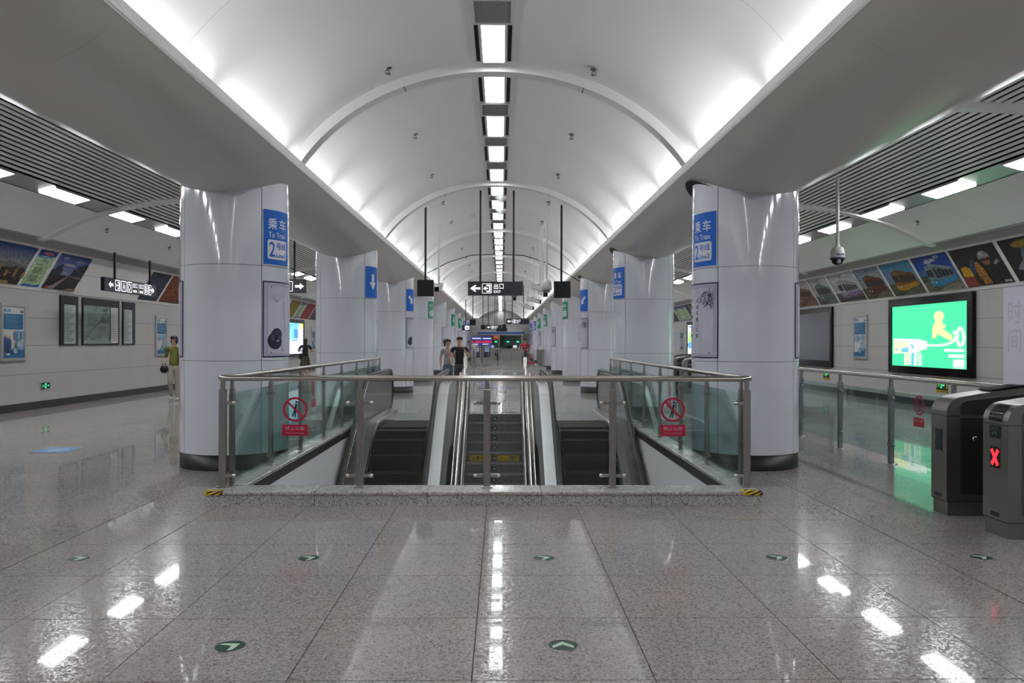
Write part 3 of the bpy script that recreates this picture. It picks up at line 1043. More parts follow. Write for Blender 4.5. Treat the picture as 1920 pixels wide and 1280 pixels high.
for i, x in enumerate(FP):
    make_post(x, 8.50, 'x', clamps=((1,) if i == 0 else (-1,) if i == 4 else (-1, 1)))
SPY = [8.63, 10.07, 11.56, 13.05, 14.52, 16.0, 17.46, 19.0]
for sx in (-1, 1):
    for i, y in enumerate(SPY):
        make_post(sx * 2.68, y, 'y', clamps=((1,) if i == 0 else (-1,) if i == 7 else (-1, 1)))
for a, b in zip(FP[:-1], FP[1:]):
    m = MB(); m.box(a + 0.055, b - 0.055, 8.485, 8.497, 0.165, 1.115, GLASSC); shift(m.build('glass_panel', rail), RL)
for sx in (-1, 1):
    for a, b in zip(SPY[:-1], SPY[1:]):
        m = MB(); x = sx * 2.68; m.box(x - 0.006, x + 0.006, a + 0.05, b - 0.05, 0.165, 1.115, GLASS); shift(m.build('glass_panel', rail), RL)

RED = (0.42, 0.012, 0.05)
def no_lean(mb_fn, s=1.0, plate=True):
    """round no-leaning pictogram with its plate; origin at the ring centre"""
    a = [('ell', 0, 0, 0.105 * s, 0.105 * s, GLASSC), ('ring', 0, 0, 0.105 * s, 0.127 * s, RED)]
    k = (0.02, 0.018, 0.03)
    a += [('ell', 0.012 * s, 0.075 * s, 0.011 * s, 0.012 * s, k),
          ('poly', [(0.0, 0.055 * s), (0.022 * s, 0.055 * s), (0.012 * s, 0.0), (-0.010 * s, -0.002 * s)], k),
          ('poly', [(-0.010 * s, 0.0), (0.002 * s, 0.0), (-0.022 * s, -0.078 * s), (-0.034 * s, -0.076 * s)], k),
          ('poly', [(-0.002 * s, 0.0), (0.012 * s, 0.0), (0.004 * s, -0.08 * s), (-0.008 * s, -0.08 * s)], k),
          ('rect', 0.027 * s, -0.08 * s, 0.034 * s, 0.08 * s, k),
          ('line', [(-0.08 * s, 0.08 * s), (0.08 * s, -0.08 * s)], 0.02 * s, RED)]
    if plate:
        a += [('rect', -0.132 * s, -0.272 * s, 0.132 * s, -0.158 * s, RED), ('text', '禁止倚靠', -0.10 * s, -0.215 * s, 0.10 * s, -0.175 * s, (0.45, 0.25, 0.28)),
              ('text', 'No Leaning', -0.09 * s, -0.255 * s, 0.09 * s, -0.232 * s, (0.42, 0.22, 0.25))]
    return a
for x, lab in ((-1.985, 'red no leaning sticker on the front glass, map-board half'), (1.925, 'red no leaning sticker on the front glass, fare-gate half')):
    m = MB(); m.art(no_lean(None), cam_facing((x, 8.484, 0.953)), eps=0.0008)
    tag(m.build('warning_sticker', None, (x, 8.484, 0.953)), lab, 'sticker', 'no leaning stickers')
for sx in (-1, 1):
    m = MB()
    m.art(no_lean(None), on_left((sx * 2.68 + 0.007, 12.3, 0.95)) if sx < 0 else on_right((sx * 2.68 - 0.007, 12.3, 0.95)), eps=0.0008)
    tag(m.build('warning_sticker', None, (sx * 2.68, 12.3, 0.95)), 'pale no leaning sticker on the side glass by the %s row' % SIDE[sx], 'sticker', 'no leaning stickers')

# ------------------------------------------------------------------ escalators
YBK, SLOPE = 15.6, 0.64
def inc(y):
    """drop of the escalator line at y, with an eased bend"""
    t = YBK - y
    if t <= -0.5: return 0.0
    if t < 0.5: return -SLOPE * (t + 0.5) ** 2 / 2
    return -SLOPE * t
def escalator(xc, sgn, label):
    """sgn: +1 when the stair lies towards +x"""
    root = empty('escalator', (xc, 17.2, 0), label, 'escalator', 'escalators beside the stair')
    O = (xc, 17.2, 0)
    x0, x1 = xc - 0.475, xc + 0.475
    # steps
    y = 17.18; st = 0.40; k = 0
    prev = None
    while y > 9.6:
        yb = y - st
        zt = inc(y - st * 0.5) - 0.012
        if zt < -0.05: zt = inc(yb + 0.2) - 0.012
        m = MB()
        m.box(x0, x1, yb, y, zt - 0.03, zt, STEPM)
        m.box(x0, x1, yb, yb + 0.02, zt - 0.34, zt - 0.03, STEPM)
        for q in range(24):
            xx = x0 + 0.02 + q * (0.91 / 23)
            m.box(xx - 0.006, xx + 0.006, yb + 0.01, y - 0.01, zt, zt + 0.008, RUBBER)
        m.box(x0, x1, yb - 0.001, yb + 0.018, zt, zt + 0.006, STEPM)
        shift(m.build('step', root), O)
        y = yb; k += 1
    m = MB(); m.box(x0 - 0.02, x1 + 0.02, 17.2, 17.42, -0.03, 0.012, STEELL)
    for q in range(30):
        xx = x0 + q * (0.95 / 29); m.box(xx - 0.008, xx + 0.008, 17.13, 17.2, -0.02, 0.006, STEELL)
    shift(m.build('comb_plate', root), O)
    m = MB(); m.box(x0 - 0.02, x1 + 0.02, 17.425, 18.2, -0.03, 0.008, ALU); m.box(x0 - 0.02, x1 + 0.02, 18.205, 19.05, -0.03, 0.008, ALU); shift(m.build('landing_plate', root), O)
    # balustrades with handrails
    for side in (-1, 1):
        xb = xc + side * 0.67
        inner = side == sgn
        def line(y, h): return inc(y) + h
        ysl = [9.6 + i * (18.75 - 9.6) / 60 for i in range(61)]
        top = [(y, line(y, 0.98)) for y in ysl]
        cap = []
        for t in range(1, 13):
            a = PI / 2 - t / 13 * PI
            cap.append((18.75 + 0.40 * math.cos(a), 0.58 + 0.40 * math.sin(a)))
        bot = [(y, line(y, 0.03)) for y in reversed(ysl)]
        loop = top + cap + [(18.78, 0.18), (18.75, 0.03)]
        m = MB()
        # panel as strips
        for (ya, za), (yb2, zb) in zip(top[:-1], top[1:]):
            for xx, fl in ((xb - 0.02, 0), (xb + 0.02, 1)):
                m.face([(xx, ya, line(ya, 0.0)), (xx, yb2, line(yb2, 0.0)), (xx, yb2, zb), (xx, ya, za)], BALUS, True)
        for xx in (xb - 0.02, xb + 0.02):
            m.face([(xx, 18.75, 0.0)] + [(xx, c[0], c[1]) for c in reversed(cap)] + [(xx, 18.75, 0.98)], BALUS)
        m.grid(lambda u, v: (xb - 0.02 + 0.04 * v, *([(18.75, 0.98)] + cap + [(18.75, 0.18)])[int(round(u * 13))]), 13, 1, BALUS)
        bal = m.build('balustrade', root); shift(bal, O)
        # skirt with bright edge
        m = MB()
        xs_ = xc + side * 0.48
        for (ya, _), (yb2, _) in zip(top[:-1], top[1:]):
            a, b = sorted((xs_, xb))
            m.face([(xs_, ya, line(ya, -0.16)), (xs_, yb2, line(yb2, -0.16)), (xs_, yb2, line(yb2, 0.10)), (xs_, ya, line(ya, 0.10))], BALUS, True)
            m.face([(xs_, ya, line(ya, 0.10)), (xb, ya, line(ya, 0.16)), (xb, yb2, line(yb2, 0.16)), (xs_, yb2, line(yb2, 0.10))], BALUS, True)
            m.face([(xs_ - side * 0.002, ya, line(ya, 0.085)), (xs_ - side * 0.002, yb2, line(yb2, 0.085)), (xs_ + side * 0.022, yb2, line(yb2, 0.13)), (xs_ + side * 0.022, ya, line(ya, 0.13))], STEELL, True)
        shift(m.build('skirt', root), O)
        # handrail
        pts = [(xb, 9.6 + i * 0.28, line(9.6 + i * 0.28, 1.02)) for i in range(33)]
        pts = [p for p in pts if p[1] < 18.7] + [(xb, 18.75, 1.02)]
        for t in range(1, 13):
            a = PI / 2 - t / 13 * PI
            pts.append((xb, 18.75 + 0.44 * math.cos(a), 0.58 + 0.44 * math.sin(a)))
        m = MB(); m.tube(pts, 0.045, RUBBER, 10, flat=0.62); shift(m.build('handrail', bal), O)
        m = MB()
        for s in (-1, 1):
            m.tube([(p[0] + s * 0.036, p[1], p[2] - 0.035) for p in pts[:-4]], 0.007, STEELL, 6)
        shift(m.build('handrail_guide', bal), O)
        # outer cladding
        m = MB()
        w = 0.12 if not inner else 0.22
        cm = STEEL if not inner else ALU
        xa = xb + side * 0.03; xe = xb + side * w
        for i, ((ya, _), (yb2, _)) in enumerate(zip(top[:-1], top[1:])):
            if inner:
                zt = 0.86
                q = [(xa, ya, line(ya, zt)), (xe, ya, line(ya, zt - 0.02)), (xe, yb2, line(yb2, zt - 0.02)), (xa, yb2, line(yb2, zt))]
                m.face(q, cm, True)
                m.face([(xe, ya, line(ya, zt - 0.02)), (xe, ya, line(ya, -0.4)), (xe, yb2, line(yb2, -0.4)), (xe, yb2, line(yb2, zt - 0.02))], ALU, True)
            else:
                q = [(xa, ya, line(ya, 0.93)), (xa + side * 0.05, ya, line(ya, 0.84)), (xa + side * 0.05, yb2, line(yb2, 0.84)), (xa, yb2, line(yb2, 0.93))]
                m.face(q, STEEL, True)
                m.face([(xa + side * 0.05, ya, line(ya, 0.84)), (xe - side * 0.02, ya, line(ya, 0.62)), (xe - side * 0.02, yb2, line(yb2, 0.62)), (xa + side * 0.05, yb2, line(yb2, 0.84))], STEELP, True)
                m.face([(xe - side * 0.02, ya, line(ya, 0.62)), (xe - side * 0.02, ya, line(ya, -0.5)), (xe - side * 0.02, yb2, line(yb2, -0.5)), (xe - side * 0.02, yb2, line(yb2, 0.62))], STEEL, True)
        if inner:   # stop blocks against sliding, near the top
            for i in range(4):
                yy = 16.2 + i * 0.45
                m.box(min(xa + side * 0.02, xe - side * 0.02), max(xa + side * 0.02, xe - side * 0.02), yy, yy + 0.30, 0.84, 0.90, RIBM)
        m.face([(xa, 18.75, 0.0), (xe, 18.75, 0.0), (xe, 18.75, 0.84 if inner else 0.5), (xa, 18.75, 0.86 if inner else 0.8)], cm)
        shift(m.build('outer_cladding', root), O)
    return root
escalator(-1.745, 1, 'steel escalator going down on the map-board side of the stair')
escalator(1.745, -1, 'steel escalator going down on the fare-gate side of the stair')

# ------------------------------------------------------------------ stair
stair = empty('staircase', (0, 18.83, 0), 'dark granite staircase going down between the two escalators', 'staircase')
O = (0, 18.83, 0); RI, TR = 0.18, 0.325
m = MB(); m.box(-0.60, 0.60, 18.83, 19.02, -0.16, 0.0, STAIRG); shift(m.build('top_slab', stair), O)
for n in range(28):
    y1 = 18.83 - TR * n; z1 = -RI * (n + 1)
    m = MB()
    m.box(-0.60, 0.60, y1 - TR, y1, z1 - 0.10, z1 - 0.03, STAIRG)
    m.bbox(-0.60, 0.60, y1 - TR - 0.02, y1, z1 - 0.03, z1, STAIRG, 0.005)
    m.box(-0.60, 0.60, y1 - 0.012, y1 + 0.01, z1, z1 + RI - 0.03, STAIRG)
    m.box(-0.59, 0.59, y1 - TR + 0.02, y1 - TR + 0.045, z1, z1 + 0.003, BLACKM)
    stp = m.build('step', stair); shift(stp, O)
    if n < 16:
        m = MB(); fn = cam_facing((0.0, y1 - 0.013, z1 + 0.075))
        m.art([('ell', 0, 0, 0.052, 0.052, (0.02, 0.02, 0.02)), ('ring', 0, 0, 0.047, 0.052, (0.12, 0.12, 0.12)),
               ('poly', [(-0.032, -0.022), (-0.018, -0.03), (0, 0.0), (0.018, -0.03), (0.032, -0.022), (0, 0.034)], (0.75, 0.75, 0.75))], fn, eps=0.001)
        shift(m.build('arrow_disc', stp), O)
    if n == 4:
        m = MB(); fn = cam_facing((0.0, y1 - 0.013, z1 + 0.075))
        Yl = (0.72, 0.50, 0.02); Kb = (0.02, 0.02, 0.02)
        m.art([('rect', -0.53, -0.06, -0.075, 0.06, Yl), ('rect', 0.075, -0.06, 0.53, 0.06, Yl), ('text', '注意台阶', -0.51, -0.045, -0.10, 0.045, Kb), ('text', '小心慢行', 0.10, -0.045, 0.51, 0.045, Kb)], fn, eps=0.001)
        shift(m.build('warning_strip', stp), O)
# side stringers between stair and escalators
for sx in (-1, 1):
    m = MB(); a, b = sorted((sx * 0.605, sx * 0.838))
    ys_ = [18.83, 10.0]
    for (ya, yb2) in ((18.83, 10.0),):
        za, zb = 0.0, -RI / TR * (18.83 - 10.0)
        p = [(ya + 0.2, 0.10), (ya, 0.10), (yb2, zb + 0.10), (yb2, zb - 1.2), (ya + 0.2, -1.2)]
        m.prism(p, lambda a_, b_, d_: (d_, a_, b_), a, b, STAIRG)
    shift(m.build('stringer', stair), O)
# stair handrails
def stair_z(y): return 0.0 if y > 18.83 else -RI / TR * (18.83 - y)
for sx in (-1, 1):
    hr = empty('stair_handrail', (sx * 0.71, 19.4, 0), 'steel stair handrail with thick end post on the %s side' % SIDE[sx], 'handrail', 'stair handrails')
    O2 = (sx * 0.71, 19.4, 0)
    m = MB(); m.tube([(sx * 0.71, 19.45, 0), (sx * 0.71, 19.45, 1.27), (sx * 0.71, 19.45, 1.30)], [0.05, 0.05, 0.035], STEELL, 14); shift(m.build('end_post', hr), O2)
    pts = [(sx * 0.71, 19.45, 1.0)] + [(sx * 0.71, y, stair_z(y) + 1.0) for y in (18.9, 18.4, 17, 15, 13, 11, 10)]
    m = MB(); m.tube(pts, 0.052, STEELL, 12); shift(m.build('upper_tube', hr), O2)
    m = MB(); m.tube([(sx * 0.62, 19.25, 0.85)] + [(sx * 0.62, y, stair_z(y) + 0.78) for y in (18.9, 18.4, 17, 15, 13, 11, 10)], 0.024, STEELL, 10)
    m.tube([(sx * 0.62, 19.25, 0.0), (sx * 0.62, 19.25, 0.86)], 0.024, STEELL, 10); shift(m.build('lower_tube', hr), O2)
    for i in range(7):
        y = 18.6 - i * 1.25
        m = MB(); m.tube([(sx * 0.66, y, stair_z(y) - 0.02), (sx * 0.66, y, stair_z(y) + 0.9)], 0.02, STEELP, 8)
        m.tube([(sx * 0.62, y, stair_z(y) + 0.78), (sx * 0.66, y, stair_z(y) + 0.76)], 0.011, STEELP, 6)
        m.tube([(sx * 0.66, y, stair_z(y) + 0.88), (sx * 0.71, y, stair_z(y) + 0.96)], 0.011, STEELP, 6)
        shift(m.build('bracket_post', hr), O2)
    m = MB(); m.tube([(sx * 0.80, 19.1, 0.92)] + [(sx * 0.80, y, stair_z(y) + 0.86) for y in (18.9, 18.4, 17, 15, 13, 11, 10)], 0.038, STEELL, 10)
    m.tube([(sx * 0.80, 19.1, 0.0), (sx * 0.80, 19.1, 0.93)], 0.03, STEELL, 10); shift(m.build('cladding_tube', hr), O2)
# tactile studs at the stair head
m = MB()
for i in range(8):
    for j in range(4):
        x, y = -0.02 + i * 0.065, 19.35 + j * 0.9
        m.bbox(x - 0.017, x + 0.017, y, y + 0.72, 0.0, 0.012, col((0.36, 0.36, 0.35)), 0.004)
for i in range(20):
    m.lathe([(0.022, 0.0), (0.018, 0.01), (0.001, 0.012)], (-0.52 + i * 0.055, 19.18, 0), col((0.36, 0.36, 0.35)), 8)
o = m.build('tactile_studs'); tag(o, 'rows of raised steel tactile strips at the stair head', 'tactile paving', None, 'stuff')
# ------------------------------------------------------------------ boards, posters and screens on the side walls
SILVER = mat('silver_frame', (0.55, 0.55, 0.56), 0.3, 0.8, grain=0.04)
def wall_fn(sx, y, z, d=0.0):
    """print frame on a side wall: u to the viewer's right, origin at the viewer's bottom left; y is that edge"""
    return on_left((-XW + 0.02 + d, y, z)) if sx < 0 else on_right((XW - 0.02 - d, y, z))
def framed(sx, y0, y1, z0, z1, name, label, cat, group, art, fw, fmat, depth=0.05, pane=None, base_art=None, back=None):
    """framed flat board between depths y0 < y1"""
    ys = y0 if sx < 0 else y1
    W, H = y1 - y0, z1 - z0
    root = empty(name, (sx * (XW - 0.02), (y0 + y1) / 2, z0), label, cat, group)
    O = (sx * (XW - 0.02), (y0 + y1) / 2, z0)
    fn = wall_fn(sx, ys, z0)
    if isinstance(fw, (int, float)): fw = (fw, fw, fw, fw)
    l, r, b, t = fw
    m = MB()
    for (a0, a1, b0, b1) in ((0, W, 0, b), (0, W, H - t, H), (0, l, b, H - t), (W - r, W, b, H - t)):
        m.prism([(a0, b0), (a1, b0), (a1, b1), (a0, b1)], fn, 0.0, depth, fmat)
    shift(m.build('frame', root), O)
    m = MB(); f2 = lambda u, v, d: fn(l + u * (W - l - r), b + v * (H - b - t), depth * 0.5 + d)
    m.prism([(0, 0), (1, 0), (1, 1), (0, 1)], f2, -depth * 0.4, 0.0, back or col((0.5, 0.5, 0.5)))
    m.art(art, f2, eps=0.0012)
    shift(m.build('print', root), O)
    if pane is not None:
        m = MB(); m.prism([(0, 0), (1, 0), (1, 1), (0, 1)], lambda u, v, d: f2(u, v, d + depth * 0.36), 0.0, 0.006, pane); shift(m.build('glass_pane', root), O)
    return root

W_ = (0.62, 0.62, 0.62); B1 = (0.025, 0.13, 0.28); B2 = (0.04, 0.19, 0.34); B3 = (0.02, 0.05, 0.16)
def info_art(people=True):
    a = [('rect', 0, 0, 1, 1, (0.55, 0.56, 0.56)), ('rrect', 0.06, 0.895, 0.36, 0.955, 0.02, B2), ('text', '地铁', 0.12, 0.905, 0.30, 0.945, W_), ('rect', 0.82, 0.885, 0.96, 0.93, (0.10, 0.14, 0.2)),
         ('rect', 0.05, 0.56, 0.95, 0.86, B1)]
    for i in range(9):
        a.append(('rect', 0.10, 0.83 - i * 0.03, 0.10 + 0.8 * (0.6 + 0.4 * ((i * 37) % 10) / 10), 0.842 - i * 0.03, (0.12, 0.27, 0.44)))
    a += [('rect', 0.0, 0.0, 1, 0.07, B1), ('poly', [(0, 0.07), (1, 0.07), (1, 0.22), (0.5, 0.13), (0, 0.1)], B1)]
    if people:
        for cx, h in ((0.13, 0.45), (0.28, 0.42)):
            a += [('poly', [(cx - 0.085, 0.10), (cx - 0.01, 0.10), (cx - 0.01, h - 0.2), (cx - 0.075, h - 0.2)], B3), ('poly', [(cx + 0.0, 0.10), (cx + 0.07, 0.10), (cx + 0.065, h - 0.2), (cx + 0.0, h - 0.2)], B3),
                  ('poly', [(cx - 0.09, h - 0.22), (cx + 0.085, h - 0.22), (cx + 0.075, h - 0.06), (cx - 0.075, h - 0.06)], (0.03, 0.06, 0.22)), ('ell', cx, h - 0.025, 0.04, 0.032, (0.35, 0.24, 0.18))]
        a += [('poly', [(0.08, 0.09), (0.32, 0.09), (0.2, 0.05)], W_)]
        a += [('rect', 0.50, 0.36, 0.94, 0.52, (0.10, 0.20, 0.32)), ('rect', 0.66, 0.38, 0.72, 0.56, (0.2, 0.45, 0.6)), ('rect', 0.84, 0.37, 0.92, 0.5, (0.25, 0.35, 0.4))]
    else:
        a += [('ell', 0.28, 0.45, 0.17, 0.085, (0.18, 0.32, 0.45)), ('ell', 0.72, 0.47, 0.15, 0.08, (0.2, 0.34, 0.47))]
    a += [('ell', 0.74, 0.26, 0.17, 0.10, (0.12, 0.27, 0.42)), ('ell', 0.74, 0.26, 0.13, 0.075, (0.35, 0.45, 0.5)), ('ell', 0.52, 0.14, 0.13, 0.075, (0.06, 0.16, 0.28)), ('ell', 0.52, 0.14, 0.08, 0.05, (0.3, 0.4, 0.45)), ('rect', 0.66, 0.16, 0.9, 0.22, (0.2, 0.3, 0.42))]
    return a
def map_art():
    random.seed(4)
    g = (0.34, 0.41, 0.385)
    a = [('rect', 0, 0, 1, 1, g)]
    for i in range(9):
        p = [(random.random() * 0.7, random.random()) for _ in range(4)]; p.sort()
        a.append(('line', p, 0.006, (0.36, 0.40, 0.38)))
    for i in range(12):
        x, y = random.random() * 0.6, random.random() * 0.9
        a.append(('rect', x, y, x + 0.05 + random.random() * 0.1, y + 0.03 + random.random() * 0.08, (0.18, 0.25, 0.22) if i % 2 else (0.30, 0.34, 0.33)))
    a += [('line', [(0.02, 0.1), (0.2, 0.35), (0.45, 0.6), (0.68, 0.95)], 0.012, (0.12, 0.17, 0.2)), ('line', [(0.3, 0.62), (0.72, 0.55)], 0.01, (0.1, 0.14, 0.16))]
    a.append(('rect', 0.75, 0.02, 0.97, 0.98, (0.66, 0.66, 0.65)))
    for i in range(15):
        for j in range(3):
            a.append(('rect', 0.77 + j * 0.065, 0.93 - i * 0.06, 0.77 + j * 0.065 + 0.045, 0.945 - i * 0.06, (0.12, 0.12, 0.14)))
    return a
def list_art():
    a = [('rect', 0, 0, 1, 1, (0.68, 0.68, 0.67))]
    for i in range(26):
        a.append(('rect', 0.06, 0.955 - i * 0.036, 0.06 + 0.8 * (0.5 + 0.5 * ((i * 53) % 11) / 11), 0.967 - i * 0.036, (0.16, 0.16, 0.18)))
    return a
framed(-1, 18.65, 19.62, 1.20, 2.52, 'notice_board', 'tall blue and white passenger notice board left of the black station map', 'notice board', 'passenger notice boards', info_art(), (0.07, 0.07, 0.06, 0.07), SILVER, 0.05)
framed(-1, 26.95, 27.85, 1.18, 2.50, 'notice_board', 'tall blue and white notice board beside the woman in the green blouse', 'notice board', 'passenger notice boards', info_art(False), (0.07, 0.07, 0.06, 0.07), SILVER, 0.05)
framed(-1, 49.0, 49.9, 1.18, 2.50, 'notice_board', 'small far notice board beyond the backlit advert on the map-board wall', 'notice board', 'passenger notice boards', info_art(), (0.07, 0.07, 0.06, 0.07), SILVER, 0.05)
framed(1, 24.55, 25.50, 1.18, 2.52, 'notice_board', 'tall blue notice board between the green advert and the dark screen', 'notice board', 'passenger notice boards', info_art(False), (0.07, 0.07, 0.06, 0.07), SILVER, 0.05)
framed(1, 49.5, 50.4, 1.18, 2.50, 'notice_board', 'small far notice board on the fare-gate wall seen past the first column', 'notice board', 'passenger notice boards', info_art(False), (0.07, 0.07, 0.06, 0.07), SILVER, 0.05)
b = framed(-1, 21.15, 22.02, 1.555, 2.84, 'map_board', 'narrow black-framed timetable left of the station area map', 'map board', 'black framed boards by the hanging exit sign', list_art(), (0.17, 0.09, 0.03, 0.23), BLACKM, 0.04, GLASSC)
framed(-1, 22.26, 24.38, 1.555, 2.84, 'map_board', 'wide black-framed station area map behind glass', 'map board', 'black framed boards by the hanging exit sign', map_art(), (0.05, 0.05, 0.03, 0.20), BLACKM, 0.04, GLASSC)
framed(-1, 24.62, 25.42, 1.555, 2.84, 'map_board', 'narrow black-framed timetable right of the station area map', 'map board', 'black framed boards by the hanging exit sign', list_art(), (0.05, 0.16, 0.03, 0.23), BLACKM, 0.04, GLASSC)

# backlit advert with squeezed tube, dark screen, far adverts
def ad_green():
    E = AD_E
    def e(c): return col(c, 0.4, E)
    g = e((0.05, 0.66, 0.31)); wh = e((0.85, 1.0, 0.92)); ye = e((0.95, 0.88, 0.32)); yl = e((0.95, 0.95, 0.45)); pg = e((0.35, 0.93, 0.45)); pg2 = e((0.62, 1.0, 0.62)); bl = e((0.12, 0.45, 0.62))
    a = [('rect', 0, 0, 1, 1, g)]
    a += [('poly', [(0.02, 0.46), (0.02, 0.20), (0.40, 0.23), (0.41, 0.26), (0.42, 0.445)], wh), ('poly', [(0.02, 0.42), (0.02, 0.21), (0.22, 0.22), (0.25, 0.42)], yl),
          ('poly', [(0.13, 0.23), (0.24, 0.23), (0.25, 0.36), (0.22, 0.29), (0.2, 0.34), (0.18, 0.28), (0.16, 0.32)], bl), ('poly', [(0.27, 0.36), (0.31, 0.36), (0.33, 0.25), (0.31, 0.28)], bl),
          ('poly', [(0.055, 0.33), (0.085, 0.27), (0.055, 0.25)], bl), ('poly', [(0.42, 0.43), (0.46, 0.42), (0.5, 0.42), (0.5, 0.28), (0.46, 0.28), (0.41, 0.26)], wh)]
    path = [(0.5, 0.35), (0.62, 0.345), (0.74, 0.36), (0.82, 0.40), (0.86, 0.47), (0.88, 0.56), (0.91, 0.62), (0.94, 0.55), (0.955, 0.45), (0.93, 0.35), (0.90, 0.34), (0.875, 0.42), (0.875, 0.52), (0.85, 0.56), (0.835, 0.52)]
    a += [('line', path, 0.045, pg), ('line', path, 0.028, pg2)]
    # yellow running figure of paste
    a += [('ell', 0.655, 0.80, 0.062, 0.075, ye), ('poly', [(0.60, 0.80), (0.70, 0.80), (0.70, 0.68), (0.735, 0.66), (0.73, 0.61), (0.69, 0.58), (0.62, 0.50), (0.575, 0.58), (0.585, 0.66), (0.61, 0.70)], ye),
          ('poly', [(0.575, 0.60), (0.66, 0.58), (0.62, 0.47), (0.575, 0.455)], ye), ('poly', [(0.63, 0.60), (0.70, 0.60), (0.82, 0.50), (0.81, 0.42), (0.75, 0.45), (0.65, 0.52)], ye)]
    for i, c in enumerate((wh, e((0.95, 0.7, 0.3)), wh, bl, wh, e((0.5, 0.95, 0.5)), wh)):
        x = 0.19 + i * 0.036
        a += [('poly', [(x, 0.02 + 0.005 * (i % 3)), (x + 0.027, 0.015), (x + 0.03, 0.22), (x + 0.005, 0.215)], c), ('rect', x + 0.008, 0.05, x + 0.02, 0.09, bl if i % 2 else ye)]
    for i in range(7):
        a.append(('ell', 0.745 + i * 0.035, 0.275, 0.016, 0.022 + 0.008 * (i % 2), wh))
    for i in range(5):
        a += [('rect', 0.79 + i * 0.038, 0.165, 0.82 + i * 0.038, 0.215, wh)]
    a += [('rect', 0.845, 0.03, 0.905, 0.14, wh), ('rect', 0.91, 0.03, 0.97, 0.14, wh), ('rect', 0.845, 0.01, 0.97, 0.018, wh)]
    return a
framed(1, 18.92, 23.05, 0.83, 2.86, 'advert_lightbox', 'glowing green backlit advert with squeezed tube in a thick black frame', 'advert', 'backlit adverts', ad_green(), (0.14, 0.22, 0.20, 0.20), BLACKG, 0.10, None, back=col((0.02, 0.4, 0.2)))
framed(1, 27.1, 31.3, 0.83, 2.86, 'advert_lightbox', 'switched-off dark grey screen in a black frame beside the first column', 'advert', 'backlit adverts',
       [('rect', 0, 0, 1, 1, mat('dark_screen', (0.16, 0.18, 0.20), 0.06, grain=0.02)), ], (0.12, 0.16, 0.22, 0.16), BLACKG, 0.08)
def ad_blue(green=False):
    E = 1.5
    def e(c): return col(c, 0.4, E)
    a = [('rect', 0, 0, 1, 1, e((0.75, 0.85, 0.95))), ('poly', [(0, 0.4), (0.5, 0.5), (0.8, 1), (0, 1)], e((0.15, 0.55, 0.85))), ('rect', 0.52, 0.5, 0.72, 0.8, e((0.05, 0.28, 0.7))), ('poly', [(0.75, 1), (1, 1), (1, 0.8)], e((0.9, 0.8, 0.2))),
         ('poly', [(0.2, 0.6), (0.4, 0.45), (0.45, 0.9)], e((0.3, 0.8, 0.9))), ('rect', 0.4, 0.42, 0.7, 0.47, e((0.1, 0.4, 0.8)))]
    if green: a = [('rect', 0, 0, 1, 1, e((0.8, 0.95, 0.85))), ('ell', 0.25, 0.5, 0.22, 0.3, e((0.35, 0.7, 0.15))), ('ell', 0.15, 0.3, 0.15, 0.12, e((0.1, 0.35, 0.7))), ('poly', [(0.1, 0.95), (0.4, 0.98), (0.4, 0.92), (0.1, 0.9)], e((0.1, 0.2, 0.6)))]
    return a
framed(-1, 42.5, 46.9, 0.85, 2.86, 'advert_lightbox', 'bright white and blue backlit advert behind the woman in black', 'advert', 'backlit adverts', ad_blue(), (0.1, 0.12, 0.15, 0.18), BLACKG, 0.10)
framed(1, 44.5, 48.3, 0.85, 2.86, 'advert_lightbox', 'bright white and green backlit advert far down the fare-gate wall', 'advert', 'backlit adverts', ad_blue(True), (0.1, 0.12, 0.15, 0.18), BLACKG, 0.10)
# white banner at the near end of the gate-side wall
m = MB()
m.box(XW - 0.12, XW - 0.02, 15.6, 17.72, 0.62, 2.86, mat('banner_white', (0.60, 0.60, 0.68), 0.35, grain=0.02))
fn = on_right((XW - 0.121, 17.72, 0.62))
m.art([('rect', 0.05, 0.05, 2.07, 2.19, (0.58, 0.58, 0.67)), ('rect', 0.09, 2.08, 2.0, 2.085, (0.45, 0.45, 0.55)), ('text', '时', 0.16, 1.45, 0.62, 1.95, (0.52, 0.46, 0.55)), ('text', '间', 0.16, 0.85, 0.62, 1.35, (0.52, 0.46, 0.55))], fn, eps=0.001)
tag(m.build('hanging_banner', None, (XW - 0.07, 16.6, 0.62)), 'pale lavender white banner panel at the picture edge of the fare-gate wall', 'banner')
